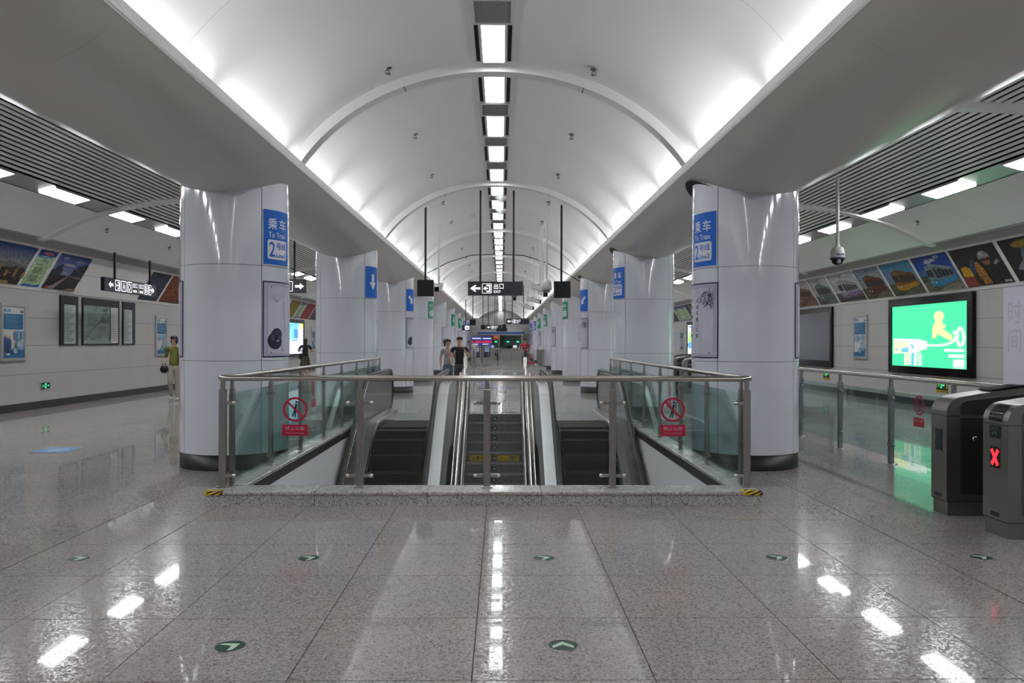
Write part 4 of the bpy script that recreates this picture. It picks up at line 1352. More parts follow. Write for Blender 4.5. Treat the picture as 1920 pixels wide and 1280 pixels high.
# glowing escape signs low on the walls
def escape(sx, y, z, w, h, label, hz):
    O = (sx * (XW - 0.02), y, z)
    root = empty('escape_sign', O, label, 'exit sign', 'low green escape signs')
    fn = wall_fn(sx, y - w / 2 if sx < 0 else y + w / 2, z)
    m = MB(); m.prism([(-0.02, -0.02), (w + 0.02, -0.02), (w + 0.02, h + 0.02), (-0.02, h + 0.02)], fn, 0, 0.018, SILVER if not hz else col((0.02, 0.02, 0.02)))
    if hz:
        b = 0.09
        m.prism([(-b, -b), (w + b, -b), (w + b, h + b), (-b, h + b)], fn, 0, 0.006, col((0.02, 0.02, 0.02)))
        n = 9
        for i in range(n):
            t0, t1 = i / n, (i + 0.5) / n
            for (v0, v1) in ((-b, -0.02), (h + 0.02, h + b)):
                m.art([('poly', [(-b + t0 * (w + 2 * b), v0), (-b + t1 * (w + 2 * b), v0), (-b + (t1 + 0.05) * (w + 2 * b), v1), (-b + (t0 + 0.05) * (w + 2 * b), v1)], (0.7, 0.5, 0.02))], fn, base=5)
        for (u0, u1) in ((-b, -0.02), (w + 0.02, w + b)):
            for i in range(3):
                v0 = i * h / 3
                m.art([('poly', [(u0, v0), (u1, v0 + 0.04), (u1, v0 + 0.09), (u0, v0 + 0.05)], (0.7, 0.5, 0.02))], fn, base=5)
    shift(m.build('frame', root), O)
    m = MB(); f2 = lambda u, v, d: fn(u, v, 0.018 + d)
    k = EMG
    m.art([('rect', 0, 0, w, h, (0.005, 0.03, 0.015)), ('rect', w * 0.40, h * 0.12, w * 0.60, h * 0.88, k), ('ell', w * 0.5, h * 0.72, h * 0.08, h * 0.09, (0.01, 0.05, 0.02)), ('poly', [(w * 0.44, h * 0.2), (w * 0.5, h * 0.45), (w * 0.55, h * 0.2), (w * 0.53, h * 0.62), (w * 0.46, h * 0.62)], (0.01, 0.05, 0.02)),
           ('poly', arrow_poly(w * 0.8, h * 0.5, h * 0.55, PI / 2), k), ('rect', w * 0.08, h * 0.55, w * 0.3, h * 0.63, k), ('rect', w * 0.08, h * 0.32, w * 0.3, h * 0.40, k)], f2, eps=0.001)
    shift(m.build('face', root), O)
escape(-1, 20.5, 0.47, 0.40, 0.155, 'small glowing green escape sign low on the map-board wall', False)
escape(1, 27.7, 0.50, 0.36, 0.20, 'green escape sign in a hazard border seen through the glass fence', True)
escape(1, 20.4, 0.50, 0.36, 0.20, 'green escape sign in a hazard border just above the fare gate', True)
m = MB(); fn = wall_fn(1, 30.0, 0.55); m.prism([(0, 0), (0.18, 0), (0.18, 0.28), (0, 0.28)], fn, 0, 0.02, col((0.65, 0.5, 0.03))); m.art([('ell', 0.09, 0.17, 0.05, 0.06, (0.1, 0.08, 0.02))], lambda u, v, d: fn(u, v, d + 0.02))
tag(m.build('warning_plate', None, (XW, 29.9, 0.55)), 'small yellow warning plate under the dark screen', 'sign')

# ------------------------------------------------------------------ pictures on the leaning upper wall
def lean_fn(sx, y):
    A, B = Vector((sx * XW, 0, 2.885)), Vector((sx * 10.62, 0, 3.88))
    d = (B - A).normalized(); n = Vector((-sx * d.z, 0, d.x * sx))
    if n.x * sx > 0: n = -n
    U = Vector((0, 1, 0)) if sx < 0 else Vector((0, -1, 0))
    o = A + Vector((0, y, 0))
    return lambda u, v, e: o + U * u + d * v + n * (e + 0.001)
def tram_art(sky, sky2, ground, body, band, roof, dark=(0.03, 0.03, 0.04), flip=False, extra=()):
    a = [('rect', 0, 0, 1, 1, sky), ('rect', 0, 0.30, 1, 0.62, sky2), ('rect', 0, 0, 1, 0.32, ground), ('poly', [(0, 0.0), (0.5, 0.26), (0.62, 0.26), (0.4, 0)], tuple(c * 0.6 for c in ground)), ('poly', [(0.3, 0), (0.8, 0.2), (1, 0.12), (1, 0)], tuple(min(1, c * 1.4) for c in ground))]
    a += list(extra)
    A = [(0.22, 0.18), (0.42, 0.12), (0.44, 0.72), (0.24, 0.66)]       # front
    Bd = [(0.42, 0.12), (0.95, 0.26), (0.95, 0.58), (0.44, 0.72)]      # side
    a += [('poly', A, body), ('poly', Bd, tuple(c * 0.8 for c in body)), ('poly', [(0.42, 0.12), (0.95, 0.26), (0.95, 0.36), (0.425, 0.30)], band), ('poly', [(0.22, 0.18), (0.42, 0.12), (0.425, 0.30), (0.225, 0.32)], band),
          ('poly', [(0.23, 0.66), (0.44, 0.72), (0.95, 0.58), (0.93, 0.62), (0.45, 0.78), (0.28, 0.72)], roof)]
    a += [('poly', [(0.245, 0.42), (0.405, 0.40), (0.41, 0.62), (0.25, 0.60)], dark)]
    for i in range(5):
        t0, t1 = 0.06 + i * 0.185, 0.06 + i * 0.185 + 0.14
        f = lambda t, w: (0.43 + 0.52 * t, (0.36 + 0.06 * t) if w == 0 else (0.64 - 0.11 * t))
        a.append(('poly', [f(t0, 0), f(t1, 0), f(t1, 1), f(t0, 1)], dark))
    a += [('line', [(0.55, 0.74), (0.48, 0.90), (0.60, 0.94)], 0.012, dark), ('line', [(0, 0.96), (1, 0.80)], 0.006, dark), ('line', [(0.1, 0.3), (0.1, 1)], 0.012, dark), ('ell', 0.27, 0.27, 0.02, 0.025, (0.7, 0.68, 0.5)), ('ell', 0.37, 0.25, 0.02, 0.025, (0.7, 0.68, 0.5))]
    if flip:
        fl = []
        for it in a:
            if it[0] == 'rect': fl.append(('rect', 1 - it[3], it[2], 1 - it[1], it[4], it[5]))
            elif it[0] in ('poly',): fl.append(('poly', [(1 - x, y) for x, y in it[1]], it[2]))
            elif it[0] == 'line': fl.append(('line', [(1 - x, y) for x, y in it[1]], it[2], it[3]))
            elif it[0] == 'ell': fl.append(('ell', 1 - it[1], *it[2:]))
        a = fl
    return a
def grad(c0, c1, n=10, y0=0.0, y1=1.0):
    return [('rect', 0, y0 + (y1 - y0) * i / n, 1, y0 + (y1 - y0) * (i + 1) / n, tuple(c0[k] + (c1[k] - c0[k]) * i / (n - 1) for k in range(3))) for i in range(n)]
def dusk_city():
    random.seed(3)
    a = grad((0.32, 0.30, 0.20), (0.015, 0.06, 0.26), 12, 0.35, 1.0) + [('rect', 0, 0, 1, 0.42, (0.025, 0.022, 0.02))]
    a += [('poly', [(0, 0.52), (0.2, 0.56), (0.45, 0.50), (0.7, 0.57), (1, 0.50), (1, 0.40), (0, 0.40)], (0.16, 0.17, 0.19))]
    for i in range(22):
        x = i / 22; h = 0.34 + 0.16 * random.random()
        a.append(('rect', x, 0.2, x + 0.05, h, (0.03, 0.028, 0.026) if i % 3 else (0.28, 0.18, 0.06)))
    for i in range(50):
        x, y = random.random(), 0.12 + 0.30 * random.random()
        a.append(('rect', x, y, x + 0.025, y + 0.014, random.choice([(0.45, 0.30, 0.10), (0.30, 0.17, 0.06), (0.18, 0.10, 0.05)])))
    a += [('ell', 0.28, 0.16, 0.26, 0.15, (0.02, 0.025, 0.03)), ('line', [(0.05, 0.2), (0.25, 0.31), (0.45, 0.28), (0.62, 0.02)], 0.015, (0.3, 0.3, 0.32)), ('poly', [(0.62, 0.02), (0.82, 0.02), (0.75, 0.12), (0.62, 0.12)], (0.35, 0.22, 0.08))]
    return a
def text_panel():
    a = [('rect', 0, 0, 1, 1, (0.42, 0.58, 0.36)), ('rect', 0, 0.84, 1, 1, (0.02, 0.08, 0.34)), ('poly', [(0, 0.80), (0.5, 0.77), (1, 0.86), (1, 0.88), (0.5, 0.81), (0, 0.85)], (0.10, 0.30, 0.55)), ('ell', 0.5, 0.915, 0.3, 0.045, (0.5, 0.12, 0.18)),
         ('poly', [(0, 0), (1, 0), (1, 0.09), (0.6, 0.04), (0.3, 0.07), (0, 0.03)], (0.03, 0.12, 0.42)), ('text', '有轨电车', 0.3, 0.70, 0.72, 0.74, (0.04, 0.08, 0.05))]
    for i in range(11):
        if i in (1, 6): continue
        a.append(('rect', 0.15, 0.60 - i * 0.045, 0.15 + 0.7 * (0.6 + 0.4 * ((i * 29) % 7) / 7), 0.614 - i * 0.045, (0.07, 0.13, 0.08)))
    return a
def day_city():
    a = grad((0.25, 0.27, 0.42), (0.035, 0.08, 0.30), 10, 0.35, 1.0) + [('rect', 0, 0, 1, 0.42, (0.035, 0.03, 0.032)), ('ell', 0.4, 0.72, 0.2, 0.04, (0.35, 0.36, 0.46)), ('ell', 0.7, 0.85, 0.18, 0.04, (0.22, 0.25, 0.42)), ('ell', 0.22, 0.9, 0.1, 0.03, (0.3, 0.33, 0.45))]
    for x, w, h in ((0.0, 0.08, 0.55), (0.09, 0.07, 0.66), (0.17, 0.06, 0.72), (0.24, 0.05, 0.60), (0.62, 0.1, 0.62), (0.72, 0.12, 0.74), (0.84, 0.16, 0.80)):
        a.append(('rect', x, 0.3, x + w, h, (0.03, 0.032, 0.05)))
    for i in range(8): a.append(('rect', 0.10 + (i % 2) * 0.08, 0.34 + i * 0.035, 0.14 + (i % 2) * 0.08, 0.35 + i * 0.035, (0.16, 0.17, 0.2)))
    a += [('poly', [(0.1, 0.02), (0.5, 0.42), (0.56, 0.42), (0.3, 0.02)], (0.28, 0.25, 0.24)), ('poly', [(0.55, 0.40), (1, 0.36), (1, 0.42), (0.6, 0.44)], (0.2, 0.18, 0.18)), ('poly', [(0.5, 0), (0.8, 0.1), (1, 0.08), (1, 0)], (0.18, 0.17, 0.12)), ('rect', 0.02, 0.02, 0.16, 0.1, (0.3, 0.08, 0.06))]
    return a
def crowd(seed, cols_):
    random.seed(seed)
    a = [('rect', 0, 0, 1, 1, cols_[0])]
    for i in range(60):
        x, y = random.random() * 0.9, random.random() * 0.9
        c = random.choice(cols_)
        L = 0.05 + 0.12 * random.random(); an = random.random() * 3
        p = [(x, y), (x + 0.02, y + 0.02), (min(1, max(0, x + L * math.cos(an))), min(1, max(0, y + L * abs(math.sin(an)))))]
        a.append(('poly', p, c))
    return a
def ray_art():
    a = [('rect', 0, 0, 1, 1, (0.20, 0.045, 0.02))]
    for i in range(18):
        an = i / 18 * 2 * PI
        L = 0.5 if math.cos(an) >= 0 else 0.4
        ex, ey = 0.42 + 0.42 * math.cos(an), 0.45 + 0.44 * math.sin(an)
        a.append(('line', [(0.42, 0.45), (ex, ey)], 0.018, (0.42, 0.18, 0.06) if i % 2 else (0.30, 0.08, 0.03)))
    a += [('ell', 0.42, 0.45, 0.06, 0.07, (0.12, 0.03, 0.02)), ('rect', 0.1, 0.03, 0.9, 0.1, (0.10, 0.05, 0.03))]
    return a
def worker(v):
    a = [('rect', 0, 0, 1, 1, (0.018, 0.016, 0.017)), ('poly', [(0.2, 0.2), (0.3, 0.55), (0.45, 0.7), (0.42, 0.4)], (0.04, 0.06, 0.14)), ('line', [(0.12, 0.25), (0.4, 0.7)], 0.02, (0.10, 0.11, 0.13))]
    if v == 0:
        a += [('ell', 0.68, 0.60, 0.075, 0.10, (0.28, 0.12, 0.06)), ('ell', 0.68, 0.64, 0.11, 0.03, (0.02, 0.02, 0.02)), ('poly', [(0.555, 0.66), (0.57, 0.78), (0.64, 0.86), (0.72, 0.86), (0.79, 0.78), (0.80, 0.68), (0.68, 0.70)], (0.26, 0.27, 0.30)), ('poly', [(0.60, 0.72), (0.64, 0.82), (0.70, 0.83), (0.66, 0.74)], (0.5, 0.5, 0.52)),
              ('poly', [(0.80, 0.52), (0.90, 0.62), (0.95, 0.55), (0.84, 0.48)], (0.30, 0.27, 0.28)), ('poly', [(0.36, 0.04), (0.58, 0.04), (0.56, 0.42), (0.50, 0.62), (0.42, 0.60), (0.38, 0.34)], (0.36, 0.15, 0.025)), ('line', [(0.38, 0.22), (0.56, 0.25)], 0.02, (0.06, 0.05, 0.05)), ('line', [(0.40, 0.38), (0.56, 0.36)], 0.02, (0.5, 0.30, 0.05)),
              ('poly', [(0.05, 0.28), (0.28, 0.26), (0.28, 0.48), (0.22, 0.54), (0.08, 0.53)], (0.52, 0.30, 0.02)), ('poly', [(0, 0.02), (0.36, 0.02), (0.34, 0.24), (0.02, 0.27)], (0.25, 0.05, 0.03)), ('ell', 0.34, 0.14, 0.07, 0.11, (0.03, 0.03, 0.03)), ('rect', 0.84, 0.04, 0.90, 0.10, (0.55, 0.55, 0.55)), ('rect', 0.915, 0.04, 0.975, 0.10, (0.55, 0.55, 0.55))]
    else:
        a += [('ell', 0.45, 0.85, 0.25, 0.1, (0.25, 0.17, 0.03)), ('ell', 0.4, 0.55, 0.12, 0.14, (0.14, 0.16, 0.22)), ('ell', 0.4, 0.66, 0.09, 0.1, (0.08, 0.16, 0.26)), ('poly', [(0.5, 0.05), (0.95, 0.05), (0.9, 0.4), (0.6, 0.42)], (0.20, 0.05, 0.03)), ('poly', [(0.1, 0.3), (0.28, 0.5), (0.3, 0.2)], (0.2, 0.2, 0.22))]
    return a
L_LEAN = math.hypot(XW - 10.62, 0.995)
def picture(sx, y0, y1, art, label):
    """unframed print on the leaning wall between depths y0 < y1"""
    ys = y0 if sx < 0 else y1
    fn0 = lean_fn(sx, ys); W = y1 - y0; V0, V1 = 0.10, L_LEAN - 0.07
    m = MB(); m.prism([(0, V0), (W, V0), (W, V1), (0, V1)], fn0, 0.0, 0.012, col((0.55, 0.55, 0.54)))
    art = [it[:-1] + (pcol(it[-1]),) if it[0] != 'text' and not isinstance(it[-1], bpy.types.Material) else it for it in art]
    m.art(art, lambda u, v, e: fn0(u * W, V0 + v * (V1 - V0), 0.012 + e), eps=0.0009)
    c = fn0(W / 2, (V0 + V1) / 2, 0)
    return tag(m.build('picture_panel', None, c), label, 'picture', 'pictures on the leaning wall, %s side' % SIDE[sx])
sky = (0.10, 0.22, 0.42)
picture(-1, 16.9, 19.22, dusk_city(), 'picture of a lit city under a deep blue dusk sky')
picture(-1, 19.36, 20.10, text_panel(), 'narrow green text panel with a blue header between two city pictures')
picture(-1, 20.24, 21.72, day_city(), 'picture of towers and a road under a violet sky')
picture(-1, 25.55, 26.95, crowd(5, [(0.03, 0.035, 0.07), (0.05, 0.06, 0.14), (0.12, 0.12, 0.13), (0.22, 0.22, 0.22), (0.02, 0.03, 0.16)]), 'dark blue and grey picture behind the hanging exit letters sign')
picture(-1, 27.1, 29.0, ray_art(), 'dark red picture with glowing radial lines beside the first column')
far = [(42.4, 44.4, crowd(8, [(0.25, 0.18, 0.02), (0.4, 0.3, 0.04), (0.05, 0.04, 0.03)]), 'far yellow picture seen past the first column'), (44.55, 45.7, text_panel(), 'far green text panel beside the yellow picture'),
       (45.85, 47.9, crowd(9, [(0.28, 0.03, 0.03), (0.4, 0.05, 0.04), (0.1, 0.06, 0.06), (0.3, 0.3, 0.28)]), 'far red picture with white flecks'), (48.05, 50.0, crowd(10, [(0.1, 0.08, 0.08), (0.3, 0.08, 0.07), (0.2, 0.2, 0.2)]), 'far dark picture with red flecks'), (50.15, 51.3, text_panel(), 'farthest green text panel seen on the map-board side')]
for y0, y1, art, lab in far: picture(-1, y0, y1, art, lab)
gr = (0.10, 0.09, 0.06); lawn = (0.05, 0.09, 0.03)
T = [(15.4, 17.25, worker(1), 'dark picture of a worker under yellow light at the picture edge'),
     (17.40, 19.15, worker(0), 'dark picture of a worker in a grey helmet and orange sleeve'),
     (19.26, 20.93, tram_art((0.015, 0.06, 0.34), (0.05, 0.14, 0.42), (0.16, 0.15, 0.12), (0.16, 0.24, 0.28), (0.03, 0.22, 0.42), (0.2, 0.26, 0.3), extra=[('ell', 0.5, 0.86, 0.16, 0.05, (0.45, 0.5, 0.55)), ('ell', 0.42, 0.82, 0.1, 0.05, (0.4, 0.45, 0.52)), ('ell', 0.7, 0.93, 0.08, 0.04, (0.35, 0.4, 0.5)), ('rect', 0, 0.28, 0.22, 0.45, lawn)]), 'picture of a blue and silver modern tram under a deep blue sky'),
     (21.05, 22.72, tram_art((0.08, 0.24, 0.42), (0.14, 0.26, 0.38), (0.08, 0.08, 0.06), (0.22, 0.10, 0.03), (0.42, 0.22, 0.02), (0.18, 0.05, 0.02), extra=[('rect', 0.1, 0.3, 0.18, 0.8, (0.16, 0.2, 0.4)), ('rect', 0, 0.1, 0.25, 0.36, lawn)]), 'picture of an old orange and yellow tram beside blue towers'),
     (22.84, 24.42, tram_art((0.22, 0.28, 0.36), (0.26, 0.30, 0.34), (0.10, 0.10, 0.06), (0.14, 0.05, 0.025), (0.10, 0.03, 0.02), (0.10, 0.04, 0.02), extra=[('rect', 0.62, 0.4, 0.95, 0.85, (0.3, 0.32, 0.3)), ('rect', 0, 0.15, 0.3, 0.36, lawn)]), 'picture of a dark brown tram on a grassy track'),
     (24.5, 26.42, tram_art((0.50, 0.50, 0.52), (0.48, 0.48, 0.5), (0.10, 0.07, 0.08), (0.40, 0.40, 0.46), (0.20, 0.16, 0.30), (0.3, 0.3, 0.34), extra=[('rect', 0, 0.05, 1, 0.14, (0.04, 0.03, 0.04))]), 'picture of a white and violet tram on a white ground'),
     (26.56, 28.1, tram_art((0.46, 0.47, 0.47), (0.40, 0.43, 0.42), (0.09, 0.12, 0.11), (0.14, 0.20, 0.18), (0.10, 0.15, 0.14), (0.12, 0.17, 0.15)), 'picture of a grey green tram with overhead wires'),
     (28.22, 30.1, tram_art((0.42, 0.40, 0.38), (0.34, 0.30, 0.27), (0.16, 0.08, 0.05), (0.24, 0.11, 0.05), (0.12, 0.05, 0.03), (0.1, 0.05, 0.03)), 'picture of a brown tram partly hidden by the first column'),
     (45.0, 46.9, worker(1), 'far dark picture seen between the first columns of the gate row'), (47.0, 48.6, text_panel(), 'far green text panel, nearer of two on the fare-gate side'), (48.7, 50.3, text_panel(), 'far green text panel, farther of two on the fare-gate side'), (50.4, 52.2, crowd(12, [(0.05, 0.04, 0.04), (0.2, 0.12, 0.08), (0.1, 0.1, 0.12)]), 'far dark brown picture on the fare-gate side')]
for y0, y1, art, lab in T: picture(1, y0, y1, art, lab)
# ------------------------------------------------------------------ hanging signs
def rod(m, x, y, z0, z1, mt=BLACKM, r=0.024):
    m.box(x - r, x + r, y - r, y + r, z0, z1, mt)
def exit_art(W, H, long=True):
    s = H / 0.34
    a = [('rect', 0, 0, W, H, mat('sign_face', (0.022, 0.022, 0.035), 0.35))]
    ax = [(0.05, 0.17), (0.17, 0.25), (0.205, 0.25), (0.165, 0.195), (0.30, 0.195), (0.30, 0.145), (0.165, 0.145), (0.205, 0.09), (0.17, 0.09)]
    a.append(('poly', [(x * s, y * s) for x, y in ax], EMW))
    a += [('rrect', 0.345 * s, 0.05 * s, 0.58 * s, 0.29 * s, 0.02 * s, EMW), ('rrect', 0.357 * s, 0.062 * s, 0.568 * s, 0.278 * s, 0.015 * s, mat('sign_face', (0, 0, 0))),
          ('poly', [(x * s, y * s) for x, y in ((0.45, 0.26), (0.55, 0.26), (0.55, 0.08), (0.45, 0.08), (0.45, 0.115), (0.515, 0.115), (0.515, 0.225), (0.45, 0.225))], EMW),
          ('poly', [(x * s, y * s) for x, y in ((0.37, 0.17), (0.425, 0.215), (0.45, 0.215), (0.425, 0.187), (0.49, 0.187), (0.49, 0.153), (0.425, 0.153), (0.45, 0.125), (0.425, 0.125))], EMW),
          ('text', '出', 0.63 * s, 0.15 * s, 0.735 * s, 0.285 * s, EMW), ('text', '口', 0.77 * s, 0.155 * s, 0.865 * s, 0.28 * s, EMW), ('text', 'EXIT', 0.63 * s, 0.06 * s, 0.80 * s, 0.12 * s, EMW)]
    return a
def hang_sign(x0, x1, y, z0, z1, rods, label, art, name='hanging_sign', group='hanging signs', cat='sign', ztop=None):
    O = ((x0 + x1) / 2, y, z0)
    root = empty(name, O, label, cat, group)
    m = MB(); m.bbox(x0, x1, y, y + 0.10, z0, z1, BLACKM, 0.006)
    shift(m.build('case', root), O)
    if art:
        m = MB(); m.art(art, cam_facing((x0, y - 0.001, z0)), eps=0.0015); shift(m.build('face', root), O)
    for x in rods:
        m = MB(); rod(m, x, y + 0.05, z1 - 0.02, (vault(x) if ztop is None else ztop) - 0.0); shift(m.build('hanger_rod', root), O)
    return root
hang_sign(-0.685, 0.675, 20.2, 2.805, 3.15, (-0.38, 0.44), 'black hanging sign with white arrow, exit symbol and 出口 EXIT', exit_art(1.36, 0.345))
hang_sign(-1.935, -1.53, 20.2, 2.78, 3.185, (-1.735,), 'blank black square sign hanging beside the white camera, map-board side', None, 'square_sign', 'black square signs', 'sign')
hang_sign(1.44, 1.85, 20.2, 2.75, 3.16, (1.625,), 'blank black square sign hanging beside the dome camera, fare-gate side', None, 'square_sign', 'black square signs', 'sign')
hang_sign(0.44, 1.83, 50.0, 2.76, 3.10, (0.8, 1.5), 'far exit sign with arrow, hanging on the fare-gate side', exit_art(1.39, 0.34))
hang_sign(-1.80, -1.42, 50.0, 2.68, 3.05, (-1.6,), 'far black square sign on the map-board side', None, 'square_sign', 'black square signs')
hang_sign(-1.00, 0.16, 62.0, 2.62, 2.96, (-0.85, -0.35), 'farthest exit sign with arrow before the ticket office', exit_art(1.16, 0.34))
hang_sign(-1.42, -1.05, 62.0, 2.62, 2.96, (-1.25,), 'small far black square sign left of the farthest exit sign', None, 'square_sign', 'black square signs')
hang_sign(0.2, 0.50, 61.0, 2.64, 2.98, (0.35,), 'small far black square sign right of the farthest exit sign', None, 'square_sign', 'black square signs')
hang_sign(-0.3, 0.65, 73.0, 2.62, 2.92, (-0.25, 0.5), 'dim black sign low before the ticket office roof', None, 'hanging_sign', 'hanging signs')
hang_sign(-2.55, -2.0, 56.0, 2.46, 2.82, (), 'far white exit panel beside the last blue column sign', [('rect', 0, 0, 0.55, 0.36, mat('sign_face', (0, 0, 0))), ('rect', 0.2, 0.05, 0.5, 0.31, EMW), ('rect', 0.3, 0.12, 0.42, 0.2, mat('sign_face', (0, 0, 0)))])
for o in bpy.data.objects:
    if o.get('label', '').startswith('far white exit panel'):
        m = MB(); rod(m, -2.3, 56.05, 2.8, vault(2.3)); r = shift(m.build('hanger_rod', o), o.location)
# sign in the map-board aisle facing the camera, half hidden by the first column
aw = [('rect', 0, 0, 1.5, 0.43, mat('sign_face', (0, 0, 0))), ('poly', arrow_poly(1.30, 0.21, 0.28, PI / 2), EMW), ('rrect', 0.78, 0.05, 1.09, 0.37, 0.03, EMW), ('rrect', 0.80, 0.07, 1.07, 0.35, 0.02, mat('sign_face', (0, 0, 0))), ('rect', 0.95, 0.11, 1.0, 0.31, EMW), ('poly', [(0.84, 0.11), (0.92, 0.11), (0.92, 0.28), (0.84, 0.22)], EMW)]
hang_sign(-7.45, -5.96, 25.6, 3.17, 3.60, (-7.1, -6.32), 'black sign with a white right arrow past the first map-board column', aw, ztop=4.87)
# long exit letters sign along the map-board wall
O = (-10.1, 22.7, 2.98)
root = empty('hanging_sign', O, 'long black sign with white exit letters above the station map', 'sign', 'hanging signs')
m = MB(); m.bbox(-10.15, -10.05, 21.15, 24.30, 2.96, 3.31, BLACKM, 0.006); shift(m.build('case', root), O)
fn = on_left((-10.049, 21.15, 2.96)); m = MB(); K = mat('sign_face', (0, 0, 0))
a = [('rect', 0, 0, 3.15, 0.35, K), ('poly', arrow_poly(0.35, 0.175, 0.26, -PI / 2), EMW), ('poly', arrow_poly(2.88, 0.175, 0.26, PI / 2), EMW)]
for i, t in enumerate(('E', 'A', 'D')):
    x = 0.58 + i * 0.33
    a += [('rrect', x, 0.03, x + 0.29, 0.32, 0.03, EMW), ('rrect', x + 0.025, 0.055, x + 0.265, 0.295, 0.02, K)]
    if i == 0:
        a += [('poly', [(x + 0.13, 0.27), (x + 0.24, 0.27), (x + 0.24, 0.08), (x + 0.13, 0.08), (x + 0.13, 0.12), (x + 0.2, 0.12), (x + 0.2, 0.23), (x + 0.13, 0.23)], EMW), ('rect', x + 0.05, 0.155, x + 0.18, 0.195, EMW)]
    else: a.append(('text', t, x + 0.07, 0.08, x + 0.22, 0.27, EMW))
a += [('text', '出口', 1.58, 0.17, 1.84, 0.31, EMW), ('rect', 1.60, 0.05, 1.82, 0.11, EMW), ('rect', 1.90, 0.04, 1.91, 0.31, EMW), ('text', '出口', 1.97, 0.17, 2.23, 0.31, EMW), ('rect', 1.99, 0.05, 2.2, 0.11, EMW)]
for i, t in enumerate(('B', 'C')):
    x = 2.28 + i * 0.24
    a += [('rrect', x, 0.03, x + 0.22, 0.32, 0.03, EMW), ('rrect', x + 0.02, 0.05, x + 0.20, 0.30, 0.02, K)]
    if i == 0: a.append(('text', t, x + 0.05, 0.08, x + 0.17, 0.27, EMW))
    else: a += [('poly', [(x + 0.04, 0.27), (x + 0.12, 0.27), (x + 0.12, 0.23), (x + 0.08, 0.23), (x + 0.08, 0.12), (x + 0.12, 0.12), (x + 0.12, 0.08), (x + 0.04, 0.08)], EMW), ('rect', x + 0.09, 0.155, x + 0.18, 0.195, EMW)]
m.art(a, fn, eps=0.0015); shift(m.build('face', root), O)
for y in (21.6, 23.75):
    m = MB(); rod(m, -10.0, y, 3.29, 3.98); shift(m.build('hanger_rod', root), O)

# ------------------------------------------------------------------ cameras on white pipes
def pipe_cam(x, y, zc, kind, label, ang=0.0, dark=False, top=None):
    zt = (vault(x) if abs(x) < 3 else side_z(abs(x)) + 0.1)
    O = (x, y, zt)
    root = empty('security_camera', O, label, 'camera', 'security cameras')
    m = MB(); m.tube([(x, y, zc + (0.1 if kind == 'bullet' else 0.12)), (x, y, zt)], 0.026 if kind != 'big' else 0.034, CAMW, 10); m.lathe([(0.07, -0.02), (0.07, 0.01)], (x, y, zt - 0.01), CAMW, 12)
    shift(m.build('pipe', root), O)
    c, s = math.cos(ang), math.sin(ang)
    if kind == 'dome':
        m = MB(); m.lathe([(0.001, 0.17), (0.05, 0.165), (0.10, 0.13), (0.125, 0.06), (0.128, -0.02), (0.125, -0.09), (0.09, -0.12), (0.001, -0.12)], (x, y, zc), CAMW, 20); shift(m.build('housing', root), O)
        m = MB(); m.lathe([(0.10, -0.12), (0.085, -0.135), (0.001, -0.14)], (x, y, zc), BLACKG, 18); shift(m.build('lens', root), O)
    elif kind == 'big':
        m = MB(); m.lathe([(0.04, 0.22), (0.05, 0.16), (0.10, 0.14), (0.135, 0.06), (0.138, -0.03), (0.132, -0.06)], (x, y, zc), CAMW, 22); shift(m.build('housing', root), O)
        m = MB(); m.lathe([(0.140, -0.06), (0.140, -0.09), (0.122, -0.092)], (x, y, zc), col((0.03, 0.04, 0.12)), 22)
        for a_ in (-1.2, -1.9): m.box(x + 0.11 * math.cos(a_) - 0.03, x + 0.11 * math.cos(a_) + 0.03, y - 0.145, y - 0.12, zc - 0.01, zc + 0.01, col((0.03, 0.04, 0.12)))
        shift(m.build('collar', root), O)
        m = MB(); m.ell((x, y, zc - 0.10), (0.115, 0.115, 0.105), BLACKG, 18, 10); shift(m.build('dome_glass', root), O)
        m = MB(); m.ell((x - 0.01, y - 0.09, zc - 0.13), (0.045, 0.035, 0.05), col((0.35, 0.35, 0.36)), 12, 8); shift(m.build('lens', root), O)
    else:
        mt = BLACKM if dark else CAMW
        m = MB()
        f = lambda a_, b_, d_: (x + c * a_ - s * d_, y + s * a_ + c * d_, zc + b_ - 0.30 * a_ * 0.8)
        m.prism([(-0.26, -0.065), (0.26, -0.07), (0.26, 0.065), (-0.26, 0.065)], f, -0.07, 0.07, mt)
        m.prism([(-0.28, 0.067), (0.34, 0.067), (0.34, 0.083), (-0.28, 0.083)], f, -0.085, 0.085, mt)
        m.prism([(-0.26, -0.078), (0.26, -0.083), (0.26, -0.068), (-0.26, -0.064)], f, -0.06, 0.06, BLACKM)
        shift(m.build('housing', root), O)
        m = MB(); m.prism([(0.255, -0.065), (0.275, -0.065), (0.275, 0.06), (0.255, 0.06)], f, -0.066, 0.066, BLACKG); shift(m.build('lens', root), O)
        m = MB(); m.tube([(x, y, zc + 0.12), (x - c * 0.08, y - s * 0.08, zc + 0.10), f(-0.16, 0.06, 0)], 0.016, BLACKM, 8); shift(m.build('bracket', root), O)
pipe_cam(-1.66, 23.6, 3.23, 'bullet', 'white box camera on a pipe facing the camera beside a square sign', -PI / 2 - 0.15)
pipe_cam(1.28, 20.6, 3.07, 'dome', 'white dome camera hanging near the black square sign', 0)
pipe_cam(1.31, 24.6, 3.28, 'bullet', 'white bullet camera tilted down, left of the dome camera', -0.35)
pipe_cam(1.41, 25.2, 3.18, 'bullet', 'white bullet camera pointing forward just below the dome camera', -PI / 2 + 0.3)
pipe_cam(1.35, 30.5, 3.22, 'bullet', 'far bullet camera behind the dome camera', -0.4)
pipe_cam(1.25, 34.5, 3.15, 'bullet', 'farthest bullet camera on the fare-gate side', -0.5)
